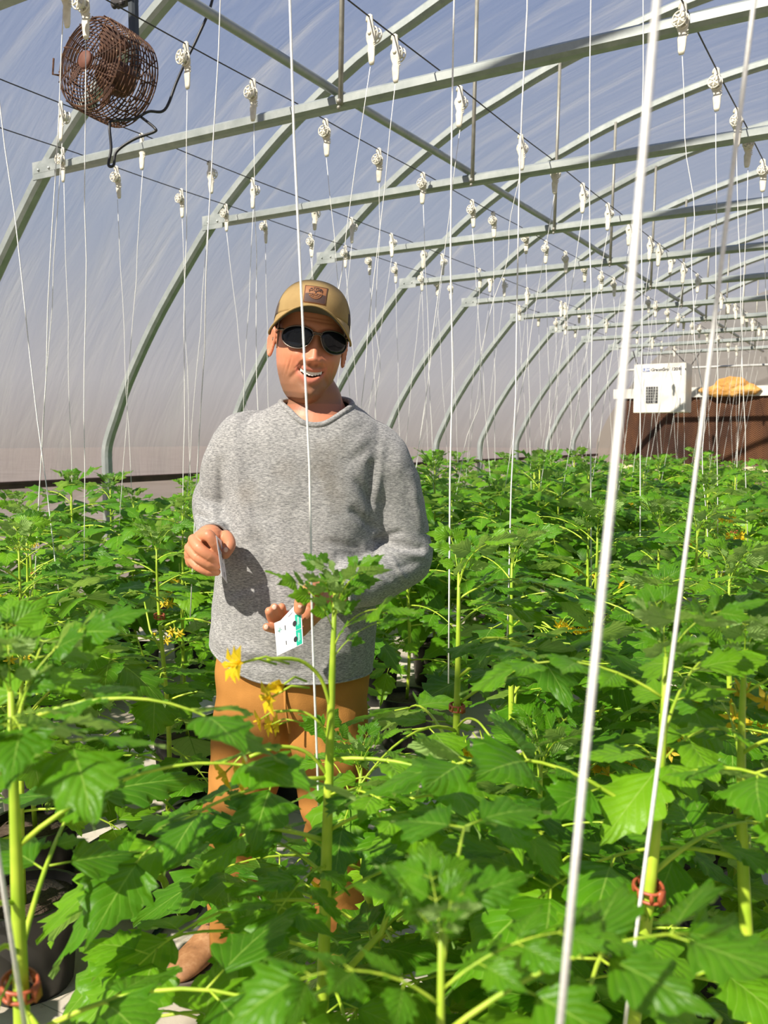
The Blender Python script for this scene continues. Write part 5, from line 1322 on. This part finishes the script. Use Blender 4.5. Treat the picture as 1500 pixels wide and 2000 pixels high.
# ---- cards in his hands
def card(corners, th, label, design):
    A_, B_, C_, D_ = [MW @ LP(*c) for c in corners]     # A top left, B top right, C bottom right, D bottom left (as printed)
    n_ = (B_ - A_).cross(D_ - A_).normalized()
    if n_.dot(CP - A_) < 0: n_ = -n_
    P = lambda u, v, o=0.0: A_ + (B_ - A_) * u * (1 - v) + (C_ - D_) * u * v + (D_ - A_) * v + n_ * o
    c0 = P(.5, .5); mbx = MB().add([P(u, v, o) - c0 for o in (-th, 0) for u, v in ((0, 0), (1, 0), (1, 1), (0, 1))], [(0, 1, 2, 3), (7, 6, 5, 4), (0, 4, 5, 1), (1, 5, 6, 2), (2, 6, 7, 3), (3, 7, 4, 0)])
    o = mbx.build('seed_card', M['card'], smooth=False); o.location = c0; tag(o, label, 'card', 'printed cards held by the man')
    def rect(name, mat, rs, off=.0004):
        m = MB()
        for (u0, v0, u1, v1) in rs: m.add([P(u0, v0, off) - c0, P(u1, v0, off) - c0, P(u1, v1, off) - c0, P(u0, v1, off) - c0], [(0, 1, 2, 3)])
        return m.build(name, mat, o, smooth=False)
    def oval(name, mat, cs, off=.0006):
        m = MB()
        for (u, v, ru, rv) in cs: m.add([P(u + ru * math.cos(2 * PI * k / 20), v + rv * math.sin(2 * PI * k / 20), off) - c0 for k in range(20)], [tuple(range(20))])
        return m.build(name, mat, o, smooth=False)
    design(rect, oval); return o
def big_card(rect, oval):
    rect('teal_band', M['teal'], [(.76, .02, .965, .49), (.76, .51, .965, .98)])
    oval('punched_hole', M['grille'], [(.735, .27, .075, .085), (.735, .76, .075, .085)])
    rect('white_lettering', M['card'], [(.84, .10 + .02 * k, .86 + .0 * k, .115 + .02 * k) for k in range(14)] + [(.885, .12 + .025 * k, .90, .14 + .025 * k) for k in range(9)] + [(.84, .60 + .02 * k, .86, .615 + .02 * k) for k in range(14)] + [(.885, .62 + .025 * k, .90, .64 + .025 * k) for k in range(9)], .0007)
    rect('dark_lettering', M['black_ink'], [(.365, .20 + .03 * k, .395, .222 + .03 * k) for k in range(5)] + [(.365, .68 + .03 * k, .395, .702 + .03 * k) for k in range(4)])
    rect('faint_lettering', M['grey_ink'], [(.50, .12 + .03 * k, .507, .138 + .03 * k) for k in range(8)] + [(.545, .10 + .03 * k, .552, .118 + .03 * k) for k in range(8)] + [(.50, .60 + .03 * k, .507, .618 + .03 * k) for k in range(7)])
    rect('letter_mark', M['teal'], [(.10, .27, .26, .283), (.165, .20, .178, .35)])
    rect('letter_mark', M['black_ink'], [(.20, .21, .213, .25), (.12, .30, .16, .312)])
c1 = card([(535.5, 1217, -.246), (588.5, 1195, -.250), (592, 1257, -.258), (541, 1281, -.252)], .004, 'white seed card stack with teal band and two dark holes in his lower hand', big_card)
def fan_card(rect, oval): rect('dark_lettering', M['grey_ink'], [(.55, .25, .80, .32), (.20, .55, .45, .60)])
c2 = card([(541, 1219, -.238), (574, 1184, -.236), (586, 1203, -.240), (556, 1236, -.242)], .0015, 'white card fanned out behind the teal-banded card under his thumb', fan_card)
def edge_card(rect, oval):
    rect('dark_lettering', M['blue_ink'], [(.30, .24, .38, .40), (.62, .40, .70, .50)]); rect('letter_mark', M['black_ink'], [(.55, .36, .60, .46), (.5, .44, .75, .455), (.55, .80, .62, .92), (.45, .60, .5, .7)])
c3 = card([(422, 1046, -.205), (433, 1056, -.162), (444, 1139, -.166), (433.5, 1125, -.211)], .0006, 'white printed card seen edge-on in his raised fist', edge_card)
